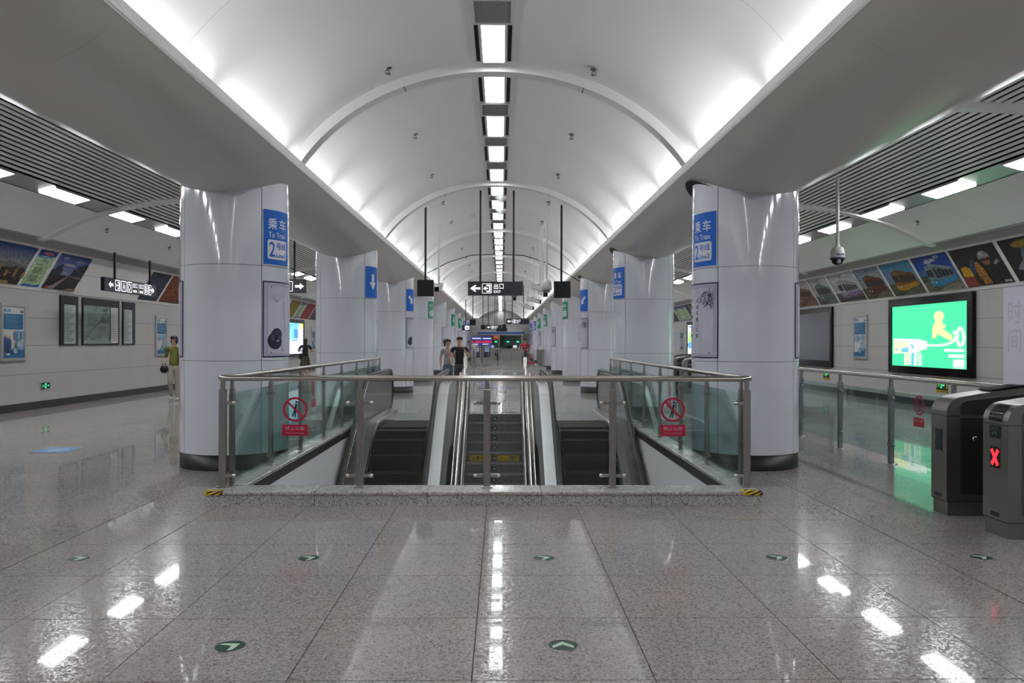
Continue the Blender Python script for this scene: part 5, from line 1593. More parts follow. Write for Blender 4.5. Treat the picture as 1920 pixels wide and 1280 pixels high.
pipe_cam(0.75, 38.0, 3.72, 'bullet', 'dark camera hanging under the exit sign', -PI / 2, True)
pipe_cam(6.70, 15.9, 3.37, 'big', 'white dome camera with dark glass on a pole in the fare-gate aisle')
# smoke detectors and small ceiling fittings
for i, (x, y, lab) in enumerate(((0.12, 20.9, 'white cone speaker on the centre strip, nearer of two'), (0.12, 22.9, 'white cone speaker on the centre strip, farther of two'))):
    m = MB(); m.lathe([(0.16, 0.0), (0.15, -0.05), (0.07, -0.09), (0.065, -0.14), (0.001, -0.15)], (x, y, 5.37), CAMW, 18)
    tag(m.build('ceiling_speaker', None, (x, y, 5.37)), lab, 'speaker', 'cone speakers')
m = MB(); x = -0.70; m.lathe([(0.09, 0.05), (0.09, -0.03), (0.05, -0.07), (0.001, -0.075)], (x, 23.6, vault(x) - 0.03), CAMW, 16); tag(m.build('smoke_detector', None, (x, 23.6, vault(x))), 'white round smoke detector on the vault left of the exit sign rod', 'smoke detector')
# sprinklers
spk = None
SPKM = mat('sprinkler_steel', (0.20, 0.19, 0.18), 0.35, 0.8, grain=0.1)
def sprinkler_mesh():
    root = empty('sprinkler')
    m = MB(); m.lathe([(0.055, 0.01), (0.055, -0.004), (0.05, -0.012), (0.02, -0.02)], (0, 0, 0), SPKM, 12); m.build('plate', root)
    m = MB(); m.lathe([(0.018, 0.0), (0.018, -0.035), (0.012, -0.04)], (0, 0, 0), SPKM, 8)
    m.tube([(-0.02, 0, -0.035), (-0.03, 0, -0.055), (0, 0, -0.075)], 0.006, SPKM, 5); m.tube([(0.02, 0, -0.035), (0.03, 0, -0.055), (0, 0, -0.075)], 0.006, SPKM, 5)
    m.lathe([(0.001, -0.073), (0.042, -0.076), (0.042, -0.081), (0.001, -0.084)], (0, 0, 0), SPKM, 10); m.build('head', root)
    return root
for sx in (-1, 1):
    for n in range(13):
        y = 10.55 + 3.33 * n
        loc = (sx * 1.33, y, vault(1.33) - 0.0)
        if spk is None: spk = sprinkler_mesh(); spk.location = loc; c = spk
        else: c = copy_tree(spk, loc)
        tag(c, 'small steel sprinkler, %s from the camera on the vault, %s half' % (ORD[n], SIDE[sx]), 'sprinkler', 'sprinklers of the vault')
for sx, ys in ((-1, (15.3, 19.8, 23.5, 27.2)), (1, (18.0, 22.2, 26.4))):
    for n, y in enumerate(ys):
        c = copy_tree(spk, (sx * 9.35, y, side_z(9.35) + 0.05))
        tag(c, 'small steel sprinkler, %s in view on the sloping %s aisle ceiling' % (ORD[n], SIDE[sx]), 'sprinkler', 'sprinklers of the aisles')
# glass smoke curtain under the third rib
O = (0, YC0 + 16 + 0.25, 5.2)
root = empty('smoke_curtain', O, 'arched glass smoke curtain hanging under the vault beyond the exit sign', 'smoke curtain')
nodes_ = [(-2.35, 3.95), (-1.62, 4.33), (-0.88, 4.56), (0.0, 4.60), (0.88, 4.56), (1.62, 4.33), (2.35, 3.95)]
yc = O[1]
for (xa, za), (xb, zb) in zip(nodes_[:-1], nodes_[1:]):
    m = MB(); xm = (xa + xb) / 2; e = 0.004
    top = [(xa + (xb - xa) * (1 - t), vault(xa + (xb - xa) * (1 - t)) - 0.02) for t in (0, 0.5, 1)]
    m.prism([(xa + e, za), (xb - e, zb)] + top, lambda a_, b_, d_: (a_, d_, b_), yc, yc + 0.012, GLASSC)
    shift(m.build('glass_panel', root), O)
    m = MB(); m.tube([(xa, yc + 0.006, za), (xb, yc + 0.006, zb)], 0.014, BLACKM, 6); shift(m.build('edge_rail', root), O)
m = MB(); m.tube([(2.35, yc, 3.95), (3.0, yc, 3.55)], 0.014, BLACKM, 6); shift(m.build('edge_rail', root), O)

# ------------------------------------------------------------------ floor markers
GLO = (0.46, 0.60, 0.46); DGR = (0.012, 0.05, 0.035)
def chevron(ang, s):
    p = [(-0.80, -0.45), (-0.05, 0.62), (0.05, 0.62), (0.80, -0.45), (0.42, -0.5), (0, -0.02), (-0.42, -0.5)]
    p = [(-0.72, -0.55), (-0.72, -0.1), (0, 0.66), (0.72, -0.1), (0.72, -0.55), (0, 0.08)]
    c, n = math.cos(ang), math.sin(ang)
    return [(s * (x * c - y * n), s * (x * n + y * c)) for x, y in p]
discs = [(-1.32, 4.45, -0.9, 'beneath the steel gap of the second tile row'), (0.48, 4.45, 0.0, ''), (-3.06, 6.26, -1.2, ''), (-1.32, 6.26, -1.1, ''), (0.47, 6.26, -1.3, ''), (2.26, 6.26, -1.3, ''), (3.84, 6.26, -1.3, '')]
labs = ['green floor disc with chevron turned sideways, nearest the camera', 'green floor disc with chevron pointing ahead, nearest the camera', 'green floor disc outermost on the map-board side, far row', 'green floor disc of the far row below the left stair rail corner',
        'green floor disc of the far row on the centre line', 'green floor disc of the far row toward the right kerb end', 'green floor disc of the far row in front of the fare gates']
for (x, y, an, _), lab in zip(discs, labs):
    m = MB()
    m.lathe([(0.088, 0.0), (0.088, 0.003), (0.080, 0.004), (0.001, 0.004)], (x, y, 0), STEELP, 28)
    fn = frame_fn((x, y, 0.0042), X_, Y_, Z_)
    m.art([('ell', 0, 0, 0.080, 0.080, DGR), ('poly', chevron(an, 0.080), GLO)], fn, eps=0.0006)
    tag(m.build('floor_disc', None, (x, y, 0)), lab, 'floor marker', 'glowing floor discs')
m = MB(); fn = frame_fn((-6.85, 12.2, 0.002), X_, Y_, Z_)
m.art([('rect', 0, 0, 0.52, 0.62, (0.10, 0.24, 0.46)), ('poly', [(0.1, 0.2), (0.25, 0.1), (0.42, 0.35), (0.32, 0.5), (0.2, 0.4)], (0.30, 0.40, 0.52))], fn, eps=0.0008)
tag(m.build('floor_sticker', None, (-6.6, 12.5, 0)), 'worn blue floor sticker on the map-board aisle floor', 'sticker')
# ------------------------------------------------------------------ fence in the fare-gate aisle
FX = 5.46; FY = [21.15, 19.5, 17.8, 16.12, 14.45, 12.78, 11.10, 9.55, 8.25]
fence = empty('glass_fence', (FX, 14.0, 0), 'steel and glass fence along the fare-gate aisle behind the gates', 'fence')
OF = (FX, 14.0, 0)
m = MB(); m.tube([(FX, 8.15, 1.185), (FX, 21.3, 1.185)], 0.030, STEEL, 14); shift(m.build('handrail', fence), OF)
FPOST = mat('fence_post', (0.30, 0.32, 0.34), 0.35, 0.9, grain=0.06)
for y in FY:
    m = MB()
    for dy in (-0.022, 0.022): m.bbox(FX - 0.03, FX + 0.03, y + dy - 0.012, y + dy + 0.012, 0.0, 1.02, FPOST, 0.002)
    m.bbox(FX - 0.035, FX + 0.035, y - 0.038, y + 0.038, 0.95, 1.04, FPOST, 0.003)
    m.bbox(FX - 0.022, FX + 0.022, y - 0.022, y + 0.022, 1.04, 1.165, FPOST, 0.003)
    m.lathe([(0.085, 0.0), (0.085, 0.008), (0.05, 0.014)], (FX, y, 0), FPOST, 16)
    p = m.build('post', fence); shift(p, OF)
    m = MB()
    for z in (0.26, 0.90):
        for s in (-1, 1):
            m.lathe([(0.022, -0.014), (0.022, 0.014), (0.001, 0.016)], (FX, y + s * 0.065, z), FPOST, 10, 'x'); m.box(FX - 0.01, FX + 0.01, y + min(0, s * 0.065), y + max(0, s * 0.065), z - 0.012, z + 0.012, FPOST)
    shift(m.build('glass_clamp', p), OF)
for a, b in zip(FY[1:], FY[:-1]):
    m = MB(); m.box(FX - 0.006, FX + 0.006, a + 0.055, b - 0.055, 0.10, 1.0, GLASS); shift(m.build('glass_panel', fence), OF)
m = MB(); m.art(no_lean(None, 1.0), on_right((FX - 0.0075, 10.33, 0.86)), eps=0.0008)
tag(m.build('warning_sticker', None, (FX, 10.33, 0.86)), 'red no leaning sticker on the aisle fence glass beside the fare gate', 'sticker', 'no leaning stickers')

# ------------------------------------------------------------------ fare gates (their narrow ends face the hall)
def fare_gate(x, y0, dy, label, cross, L=1.9, group='fare gates'):
    root = empty('fare_gate', (x, y0, 0), label, 'fare gate', group)
    O = (x, y0, 0); y1 = y0 + dy
    def prof(b=0.0):
        p = [(0 + b, 0.14)]
        p += [(0 + b, 0.98)]
        for t in range(1, 16):
            a = PI - t / 16 * PI / 2 * 0.9
            p.append((0.17 + (0.17 - b) * math.cos(a), 0.985 + (0.155 - b) * math.sin(a)))
        p += [(0.30, 1.165 - b), (0.75, 1.225 - b), (L - 0.4, 1.225 - b), (L - 0.1, 1.16 - b), (L - b, 1.0), (L - b, 0.14)]
        return p
    fn = lambda a, b, d: (x + a, d, b)
    m = MB(); m.prism(prof(), fn, y0, y1, GATEM); shift(m.build('body', root), O)
    m = MB(); m.bbox(x + 0.012, x + L - 0.012, y0 + 0.012, y1 - 0.012, 0.0, 0.14, GATEM, 0.004); shift(m.build('plinth', root), O)
    m = MB(); m.box(x - 0.002, x + L, y0 - 0.0015, y1 + 0.0015, 0.135, 0.141, BLACK); m.box(x - 0.0015, x + 0.32, y0 - 0.0015, y1 + 0.0015, 0.953, 0.958, BLACK); shift(m.build('shadow_gap', root), O)
    # dark side doors with thin bright rim
    for yy, s in ((y0, -1), (y1, 1)):
        m = MB(); m.prism([(0.12, 0.20), (0.12, 0.945), (L - 0.1, 0.945), (L - 0.1, 0.20)], fn, yy, yy + s * 0.006, GATEM); m.prism([(0.127, 0.205), (0.127, 0.938), (L - 0.107, 0.938), (L - 0.107, 0.205)], fn, yy, yy + s * 0.009, GATED)
        d = m.build('side_door', root); shift(d, O)
        m = MB(); m.lathe([(0.026, 0), (0.026, s * 0.016), (0.016, s * 0.022), (0.001, s * 0.022)], (x + 0.26, yy + s * 0.009, 0.74), STEELL, 16, 'y'); m.lathe([(0.009, 0), (0.009, s * 0.004), (0.001, s * 0.004)], (x + 0.26, yy + s * 0.031, 0.74), BLACK, 8, 'y'); shift(m.build('lock', d), O)
        q = [(0.12, 0.97)] + [(0.12 + 0.10 * (1 - math.cos(t / 6 * PI / 2)), 1.02 + 0.09 * math.sin(t / 6 * PI / 2)) for t in range(7)] + [(0.75, 1.17), (L - 0.42, 1.17), (L - 0.15, 1.10), (L - 0.1, 0.97)]
        m = MB(); m.prism(q, fn, yy, yy + s * 0.006, GATEM); m.prism([(min(max(a, 0.127), L - 0.107), b - 0.007 if b > 1 else b + 0.004) for a, b in q], fn, yy, yy + s * 0.009, GATED); shift(m.build('upper_panel', root), O)
    # end face
    yc = (y0 + y1) / 2
    fe = frame_fn((x - 0.001, yc, 0), (0, -1, 0), Z_, (-1, 0, 0))
    m = MB(); m.art([('rect', -0.06, 0.615, 0.06, 0.815, (0.015, 0.015, 0.015)), ('rect', -0.052, 0.623, 0.052, 0.807, (0.03, 0.035, 0.035))] if not cross else
                    [('rect', -0.07, 0.58, 0.07, 0.76, (0.012, 0.012, 0.012)), ('poly', [(-0.062, 0.615), (-0.030, 0.593), (0.062, 0.727), (0.030, 0.748)], EMR), ('poly', [(0.030, 0.593), (0.062, 0.615), (-0.030, 0.748), (-0.062, 0.727)], EMR)], fe, eps=0.002)
    shift(m.build('signal_panel', root), O)
    m = MB(); m.art([('rect', -0.065, 0.165, 0.06, 0.20, (0.01, 0.01, 0.01)), ('text', '出口闸机', -0.055, 0.172, 0.05, 0.193, (0.12, 0.12, 0.12))], fe, eps=0.002); shift(m.build('maker_plate', root), O)
    if cross:
        m = MB(); m.art([('rrect', -0.08, 0.835, 0.08, 0.945, 0.012, (0.012, 0.012, 0.014)), ('text', '请刷卡', -0.055, 0.90, 0.055, 0.935, (0.08, 0.09, 0.10)), ('poly', [(-0.035, 0.86), (0, 0.885), (0.035, 0.86), (0.035, 0.873), (0, 0.898), (-0.035, 0.873)], (0.03, 0.25, 0.12))], fe, eps=0.002); shift(m.build('card_label', root), O)
        m = MB()
        pr = prof()[1:16:2][:7]
        def sf(u, v):
            i = min(int(u * 5.999), 5); t = u * 6 - i
            a = pr[i][0] + (pr[i + 1][0] - pr[i][0]) * t; b = pr[i][1] + (pr[i + 1][1] - pr[i][1]) * t
            return (x + a - 0.003, yc - 0.095 + 0.19 * v, b + 0.003)
        m.grid(sf, 12, 1, BLACKG); shift(m.build('display', root), O)
    # top reader
    m = MB(); m.prism([(0.45, 1.19), (0.75, 1.23), (1.3, 1.23), (1.3, 1.25), (0.75, 1.25), (0.45, 1.205)], fn, y0 + 0.03, y1 - 0.03, BLACKG); shift(m.build('card_reader', root), O)
    # folding wing
    m = MB(); m.prism([(0.78, 0.3), (1.05, 0.35), (1.05, 0.95), (0.78, 1.0)], fn, y0 - 0.08, y0 - 0.012, col((0.30, 0.05, 0.04))); shift(m.build('gate_wing', root), O)
    return root
fare_gate(4.40, 7.77, 0.28, 'dark steel fare gate with black reader window, farther of the two', False)
fare_gate(4.40, 6.82, 0.36, 'dark steel fare gate with glowing red cross, nearest the camera', True)
for i, y in enumerate((26.0, 27.6, 29.2)):
    fare_gate(5.95, y, 0.30, 'grey far fare gate behind the first gate-row column, %s of three' % ORD[i], False, 1.6)

# ------------------------------------------------------------------ second opening, far along the hall
far = empty('far_railing', (0, 50.3, 0), 'far steel railing round the second stair opening', 'railing')
OR = (0, 50.3, 0)
m = MB(); m.tube([(-2.6, 60.0, 1.22), (-2.6, 50.3, 1.22), (2.75, 50.3, 1.22), (2.75, 60.0, 1.22)], 0.035, STEEL, 10); shift(m.build('handrail', far), OR)
for x in (-2.55, -1.55, 0.0, 1.5, 2.7):
    m = MB(); m.bbox(x - 0.04, x + 0.04, 50.26, 50.34, 0.14, 1.2, STEELP, 0.003); shift(m.build('post', far), OR)
for a, b in ((-2.55, -1.55), (-1.55, 0.0), (0.0, 1.5), (1.5, 2.7)):
    m = MB(); m.box(a + 0.06, b - 0.06, 50.294, 50.306, 0.2, 1.12, GLASSC); m.box(a + 0.04, b - 0.04, 50.28, 50.32, 0.15, 0.2, STEELP); shift(m.build('glass_panel', far), OR)
for i in range(14):
    y = 50.9 + i * 0.68
    for x in (-2.6, 2.75):
        m = MB(); m.bbox(x - 0.03, x + 0.03, y - 0.03, y + 0.03, 0.14, 1.2, STEELP, 0.003); shift(m.build('post', far), OR)
k2 = empty('far_kerb', (0, 50.0, 0), 'low granite kerb under the far steel railing', 'kerb')
for i in range(5):
    m = MB(); m.bbox(-2.8 + i * 1.14, -2.8 + i * 1.14 + 1.136, 49.95, 50.5, 0.0, 0.145, CURBG, 0.006); o = shift(m.build('kerb_block', k2), (0, 50.0, 0))
for a in (-2.62, 2.4):
    m = MB(); m.bbox(a, a + 0.22, 50.52, 60.0, 0.0, 0.145, CURBG, 0.006); shift(m.build('kerb_block', k2), (0, 50.0, 0))
m = MB(); m.art(no_lean(None, 1.6), cam_facing((1.98, 50.29, 0.72)), eps=0.002)
tag(m.build('warning_sticker', None, (1.98, 50.29, 0.72)), 'far red no leaning sticker on the far railing by the person in red', 'sticker', 'no leaning stickers')
for x, z, lab in ((-1.97, 1.0, 'far white round-topped bollard left of the steel posts'), ):
    m = MB(); m.lathe([(0.11, 0.0), (0.11, 0.85), (0.09, 0.98), (0.001, 1.02)], (x, 48.6, 0), CAMW, 18); m.lathe([(0.113, 0.72), (0.113, 0.78)], (x, 48.6, 0), col((0.2, 0.22, 0.3)), 18)
    tag(m.build('bollard', None, (x, 48.6, 0)), lab, 'bollard')
for x, lab in ((-1.62, 'tall steel guide post left of the far centre'), (-1.42, 'tall steel guide post right beside its twin'),):
    m = MB(); m.tube([(x, 49.4, 0), (x, 49.4, 1.26)], 0.045, STEELL, 12); m.lathe([(0.08, 0), (0.08, 0.02), (0.045, 0.03)], (x, 49.4, 0), STEELP, 14)
    tag(m.build('guide_post', None, (x, 49.4, 0)), lab, 'post')

# ------------------------------------------------------------------ ticket office across the far end
YB0 = 75.0
to = empty('ticket_office', (0, YB0, 0), 'far glazed ticket office with blue fascia and green lit counters', 'ticket office')
OT = (0, YB0, 0)
m = MB(); m.box(-1.85, 2.1, YB0 - 0.3, YB0 + 5, 2.30, 2.85, ALU); shift(m.build('roof', to), OT)
m = MB(); m.box(-1.95, 2.2, YB0 - 0.42, YB0 - 0.3, 2.42, 2.58, col((0.04, 0.10, 0.36))); shift(m.build('fascia_board', to), OT)
m = MB(); m.box(-1.75, 2.05, YB0 - 0.2, YB0, 0.0, 1.02, col((0.36, 0.34, 0.31))); m.box(-1.8, 2.1, YB0 - 0.3, YB0 + 0.1, 1.02, 1.08, STEEL); shift(m.build('counter', to), OT)
for x in (-1.8, -0.05, 2.02):
    m = MB(); m.box(x - 0.05, x + 0.05, YB0 - 0.12, YB0, 1.08, 2.42, STEELP); shift(m.build('mullion', to), OT)
for a, b in ((-1.75, -0.1), (0.0, 1.97)):
    m = MB(); m.box(a, b, YB0 - 0.06, YB0 - 0.05, 1.08, 2.42, GLASSC); shift(m.build('glass_pane', to), OT)
m = MB(); m.box(-1.8, 2.05, YB0 + 3.0, YB0 + 3.1, 0, 2.42, mat('office_green', (0.22, 0.34, 0.28), 0.6, grain=0.03)); shift(m.build('back_wall_panel', to), OT)
m = MB(); m.box(-0.05, 0.4, YB0 + 2.8, YB0 + 3.0, 1.2, 2.4, col((0.02, 0.10, 0.05))); shift(m.build('dark_partition', to), OT)
m = MB(); m.box(-0.6, -0.15, YB0 + 2.9, YB0 + 3.0, 1.95, 2.38, emis('orange_board', (0.75, 0.16, 0.03), 0.5)); shift(m.build('orange_board', to), OT)
m = MB()
for i in range(3): pass
m.box(-1.6, 1.9, YB0 + 1.0, YB0 + 1.4, 2.38, 2.41, emis('office_lamp', (0.8, 1.0, 0.92), 7)); shift(m.build('office_lamp', to), OT)
for x in (-0.35, 0.75, 1.65):
    m = MB(); m.box(x - 0.2, x + 0.2, YB0 + 0.05, YB0 + 0.12, 1.58, 1.82, BLACKM); m.box(x - 0.13, x + 0.13, YB0 + 0.04, YB0 + 0.05, 1.63, 1.77, emis('led_green', (0.02, 0.8, 0.5), 1.3)); shift(m.build('window_display', to), OT)
for x, c in ((-1.2, (0.25, 0.4, 1.0)), (-0.7, (0.4, 0.45, 1.0)), (1.4, (0.85, 0.95, 1.0))):
    m = MB(); m.box(x - 0.2, x + 0.2, YB0 + 0.3, YB0 + 0.35, 1.1, 1.42, BLACKM); m.box(x - 0.17, x + 0.17, YB0 + 0.29, YB0 + 0.30, 1.14, 1.38, emis('monitor_%d' % int(x * 10 + 50), c, 0.9)); shift(m.build('monitor', to), OT)
for x in (0.55, 0.85, 1.0): 
    m = MB(); m.bbox(x - 0.14, x + 0.14, YB0 + 0.4, YB0 + 0.6, 1.08, 1.3 + 0.06 * x, BLACKM, 0.02); shift(m.build('desk_machine', to), OT)
# pale end partitions beside the office
for a, b, nm in ((-4.3, -1.87, 'left'), (2.12, 4.3, 'right')):
    m = MB(); m.box(a, b, YB0 + 1.2, YB0 + 1.35, 0, 3.9, WALLP); o = m.build('wall_office_' + nm); tag(o, kind='structure')
m = MB(); m.box(-1.87, 2.12, YB0 + 1.2, YB0 + 1.35, 2.86, 3.9, WALLP); tag(m.build('wall_office_above'), kind='structure')
# ticket machines with bright headers left of the office
for i, (x, y) in enumerate(((-2.05, 72.5), (-1.15, 73.6))):
    O = (x, y, 0); r = empty('ticket_machine', O, ['far ticket machine with blue header left of the office', 'far ticket machine with blue and red screens before the office window'][i], 'ticket machine', 'ticket machines')
    m = MB(); m.bbox(x - 0.40, x + 0.40, y, y + 0.6, 0.0, 1.35, ALU, 0.02); shift(m.build('body', r), O)
    m = MB(); m.bbox(x - 0.45, x + 0.45, y - 0.02, y + 0.3, 1.36, 2.16, BLACKM, 0.01)
    fn = cam_facing((x - 0.45, y - 0.022, 1.36)); m.art([('rect', 0, 0.45, 0.9, 0.8, emis('machine_blue', (0.05, 0.07, 0.42), 0.6)), ('rect', 0.06, 0.60, 0.84, 0.66, EMW), ('rect', 0.0, 0.24, 0.9, 0.42, emis('machine_red', (0.85, 0.03, 0.12), 0.7)), ('rect', 0.0, 0.0, 0.9, 0.22, emis('machine_blue', (0, 0, 0), 1)), ('rect', 0.06, 0.10, 0.6, 0.15, EMW)], fn, eps=0.002)
    shift(m.build('header_screen', r), O)
    m = MB(); fn = cam_facing((x - 0.3, y - 0.001, 0.3)); m.art([('rect', 0, 0, 0.6, 0.9, (0.05, 0.06, 0.10)), ('rect', 0.08, 0.5, 0.52, 0.85, emis('machine_screen', (0.4, 0.5, 0.8), 0.5))], fn, eps=0.002); shift(m.build('front_panel', r), O)
# low crowd barriers before the office
for i, (x0, x1, y) in enumerate(((-3.0, -1.9, 64.0), (-0.9, 0.2, 66.0), (0.9, 2.0, 67.0))):
    O = ((x0 + x1) / 2, y, 0); r = empty('crowd_barrier', O, 'far thin steel barrier before the ticket office, %s from the map-board side' % ORD[i], 'barrier', 'crowd barriers')
    m = MB(); m.tube([(x0, y, 0), (x0, y, 1.1), (x1, y, 1.1), (x1, y, 0)], 0.03, STEELP, 8); shift(m.build('hoop', r), O)
    for j in range(1, 5):
        x = x0 + (x1 - x0) * j / 5; m = MB(); m.tube([(x, y, 0.1), (x, y, 1.1)], 0.014, STEELP, 6); shift(m.build('bar', r), O)
    m = MB(); m.tube([(x0, y, 0.12), (x1, y, 0.12)], 0.016, STEELP, 6); shift(m.build('lower_bar', r), O)
    for x in (x0, x1):
        m = MB(); m.bbox(x - 0.03, x + 0.03, y - 0.25, y + 0.25, 0, 0.03, STEELP, 0.005); shift(m.build('foot', r), O)
# ------------------------------------------------------------------ people (built 1.75 tall, then scaled)
def skin_mesh(verts, edges, radii, mats, root=0, sub=1, flat=1.0):
    me = bpy.data.meshes.new('skin'); me.from_pydata(verts, edges, [])
    ob = bpy.data.objects.new('skin', me); COL.objects.link(ob)
    md = ob.modifiers.new('skin', 'SKIN'); md.use_smooth_shade = True; md.branch_smoothing = 0.6
    if not me.skin_vertices: raise RuntimeError('no skin layer')
    for i, r in enumerate(radii):
        me.skin_vertices[0].data[i].radius = r if isinstance(r, tuple) else (r, r)
        me.skin_vertices[0].data[i].use_root = (i == root)
    s = ob.modifiers.new('sub', 'SUBSURF'); s.levels = sub; s.render_levels = sub
    dg = bpy.context.evaluated_depsgraph_get(); dg.update()
    out = bpy.data.meshes.new_from_object(ob.evaluated_get(dg))
    bpy.data.objects.remove(ob); bpy.data.meshes.remove(me)
    out.materials.clear(); out.materials.append(mats)
    for p in out.polygons: p.use_smooth = True; p.material_index = 0
    return out
SKINM = mat('skin', (0.46, 0.28, 0.19), 0.5, grain=0.03)
HAIRM = mat('hair_black', (0.012, 0.010, 0.010), 0.45, grain=0.2, gscale=60)
LIPM = mat('lips', (0.36, 0.14, 0.11), 0.5)
EYEM = mat('eyes', (0.03, 0.02, 0.02), 0.2)

class Chain:
    def __init__(self): self.v, self.e, self.r = [], [], []
    def add(self, p, r, parent=None):
        self.v.append(tuple(p)); self.r.append(r)
        if parent is not None: self.e.append((parent, len(self.v) - 1))
        return len(self.v) - 1
def person(loc, rz, height, label, arms, legs, top, bottom, shoes, hair='short', female=False, sleeve=0.5, skirt=None, extra=None, head_turn=0.0, bag=None, group=None):
    """faces -y; arms: (elbow, wrist) offsets from each shoulder, legs: (knee, ankle) per side; index 0 is the -x side"""
    root = empty('person', loc, label, 'person')
    root.rotation_euler = (0, 0, rz); k = height / 1.75
    sw = 0.165 if female else 0.19
    J = {}
    c = Chain()
    pel = c.add((0, 0, 0.95), (0.135, 0.105)); sp = c.add((0, 0.005, 1.10), (0.12 if not female else 0.105, 0.09), pel); ch = c.add((0, 0.0, 1.28), (0.14 if not female else 0.125, 0.10), sp)
    ub = c.add((0, 0.0, 1.40), (0.10, 0.075), ch); nk = c.add((0, -0.005, 1.50), 0.060 if not female else 0.052, ub); jaw = c.add((0, -0.02, 1.562), (0.064, 0.070), nk)
    hd = c.add((0, -0.012, 1.64), (0.080, 0.092), jaw); tp = c.add((0, -0.005, 1.712), (0.062, 0.072), hd)
    sh = []
    for i, s in enumerate((-1, 1)):
        hip = c.add((s * 0.085, 0, 0.88), 0.088, pel)
        kn, an = legs[i]
        kv = c.add(kn, 0.056, hip); mid = c.add(tuple((a + b) / 2 + (0.0, 0.012, 0.05)[q] for q, (a, b) in enumerate(zip(kn, an))), 0.052, kv); av = c.add(an, 0.036, mid)
        toe = c.add((an[0] + s * 0.015, an[1] - 0.13, max(0.035, an[2] - 0.05)), 0.03, av)
        S0 = (s * sw, 0.0, 1.425); sv = c.add(S0, 0.052, ub)
        el, wr = arms[i]
        e0 = (S0[0] + el[0], S0[1] + el[1], S0[2] + el[2]); w0 = (e0[0] + wr[0], e0[1] + wr[1], e0[2] + wr[2])
        um = c.add(tuple((a * 0.55 + b * 0.45) for a, b in zip(S0, e0)), 0.047, sv); ev = c.add(e0, 0.038, um); fm = c.add(tuple(a * 0.6 + b * 0.4 for a, b in zip(e0, w0)), 0.037, ev); wv = c.add(w0, 0.024, fm)
        d = Vector(wr).normalized(); side = Vector((0, 1, 0)) if abs(d.y) < 0.8 else Vector((1, 0, 0))
        n = d.cross(side).normalized(); side = n.cross(d).normalized()
        pa = Vector(w0) + d * 0.055; pv = c.add(pa, (0.030, 0.022), wv)
        for f, (o, L) in enumerate(((-0.027, 0.066), (-0.009, 0.078), (0.009, 0.074), (0.026, 0.058))):
            b0 = pa + side * o + d * 0.030; b1 = b0 + d * L * 0.55 + n * 0.012 * -s; b2 = b1 + d * L * 0.45 + n * 0.026 * -s
            i0 = c.add(b0, 0.0095, pv); i1 = c.add(b1, 0.0085, i0); c.add(b2, 0.007, i1)
        t0 = pa - side * 0.03 - d * 0.02; t1 = t0 - side * 0.03 + d * 0.028; t2 = t1 + d * 0.03 - side * 0.006
        i0 = c.add(t0, 0.011, pv); i1 = c.add(t1, 0.0095, i0); c.add(t2, 0.008, i1)
        J[i] = (S0, e0, w0, kn, an)
    def put(me, name, parent=root):
        for v in me.vertices: v.co *= k
        me.name = name
        o = bpy.data.objects.new(name, me); COL.objects.link(o); o.parent = parent; return o
    bm_ = skin_mesh(c.v, c.e, c.r, SKINM, pel, 1)
    bm_.materials.append(top); bm_.materials.append(bottom)
    for p in bm_.polygons:          # what the clothes cover carries their cloth, so no skin shows at the seams
        x, y, z = p.center
        if 0.93 < z < 1.44 and abs(x) < 0.15 and abs(y) < 0.125: p.material_index = 1
        elif skirt is None and 0.12 < z <= 0.93 and abs(x) < 0.185 and abs(y) < 0.16: p.material_index = 2
    body = put(bm_, 'body')
    # face
    def rot(p):
        x, y, z = p; y += 0.012; a = head_turn
        return (x * math.cos(a) - y * math.sin(a), x * math.sin(a) + y * math.cos(a) - 0.012, z)
    m = MB()
    m.ell(rot((0, -0.105, 1.625)), (0.012, 0.016, 0.022), SKINM, 8, 6)
    for s in (-1, 1):
        m.ell(rot((s * 0.030, -0.090, 1.650)), (0.013, 0.008, 0.007), EYEM, 8, 6); m.ell(rot((s * 0.031, -0.093, 1.670)), (0.017, 0.006, 0.004), HAIRM, 8, 4); m.ell(rot((s * 0.080, 0.0, 1.630)), (0.008, 0.015, 0.024), SKINM, 8, 6)
    m.ell(rot((0, -0.088, 1.585)), (0.020, 0.009, 0.007), LIPM, 8, 6)
    put(m.build('face', None, None, False).data, 'face')
    # hair
    m = MB()
    def hfn(u, v, G=1.0):
        a = 2 * PI * u; front = max(0.0, -math.sin(a))
        lim = (0.10 if hair == 'short' else -0.75) if math.sin(a) > -0.2 else 0.25 + 0.35 * front
        b = lim + (PI / 2 - lim) * v
        r = (0.097, 0.114, 0.112)
        return rot((r[0] * math.cos(a) * math.cos(b), -0.004 + r[1] * math.sin(a) * math.cos(b), 1.665 + r[2] * math.sin(b)))
    m.grid(hfn, 28, 8, HAIRM)
    for i in range(9):
        a = -PI / 2 + (i - 4) * 0.26; m.ell(rot((0.078 * math.cos(a), 0.088 * math.sin(a), 1.712 + 0.008 * (i % 3))), (0.027, 0.024, 0.030 - 0.006 * (i % 2)), HAIRM, 8, 6)
    if hair == 'long':
        m.ell(rot((0, 0.06, 1.52)), (0.085, 0.055, 0.17), HAIRM, 14, 10)
    if hair == 'tail':
        m.tube([rot((0, 0.095, 1.66)), rot((0.0, 0.14, 1.62)), rot((0.0, 0.15, 1.52))], [0.03, 0.034, 0.012], HAIRM, 8)
    if hair == 'bob':
        m.ell(rot((-0.065, 0.0, 1.62)), (0.035, 0.07, 0.075), HAIRM, 10, 8); m.ell(rot((0.065, 0.0, 1.62)), (0.035, 0.07, 0.075), HAIRM, 10, 8); m.ell(rot((0, 0.05, 1.62)), (0.08, 0.055, 0.085), HAIRM, 12, 8)
    put(m.build('hair', None, None, False).data, 'hair')
    # upper garment
    t = Chain()
    q = 0.022
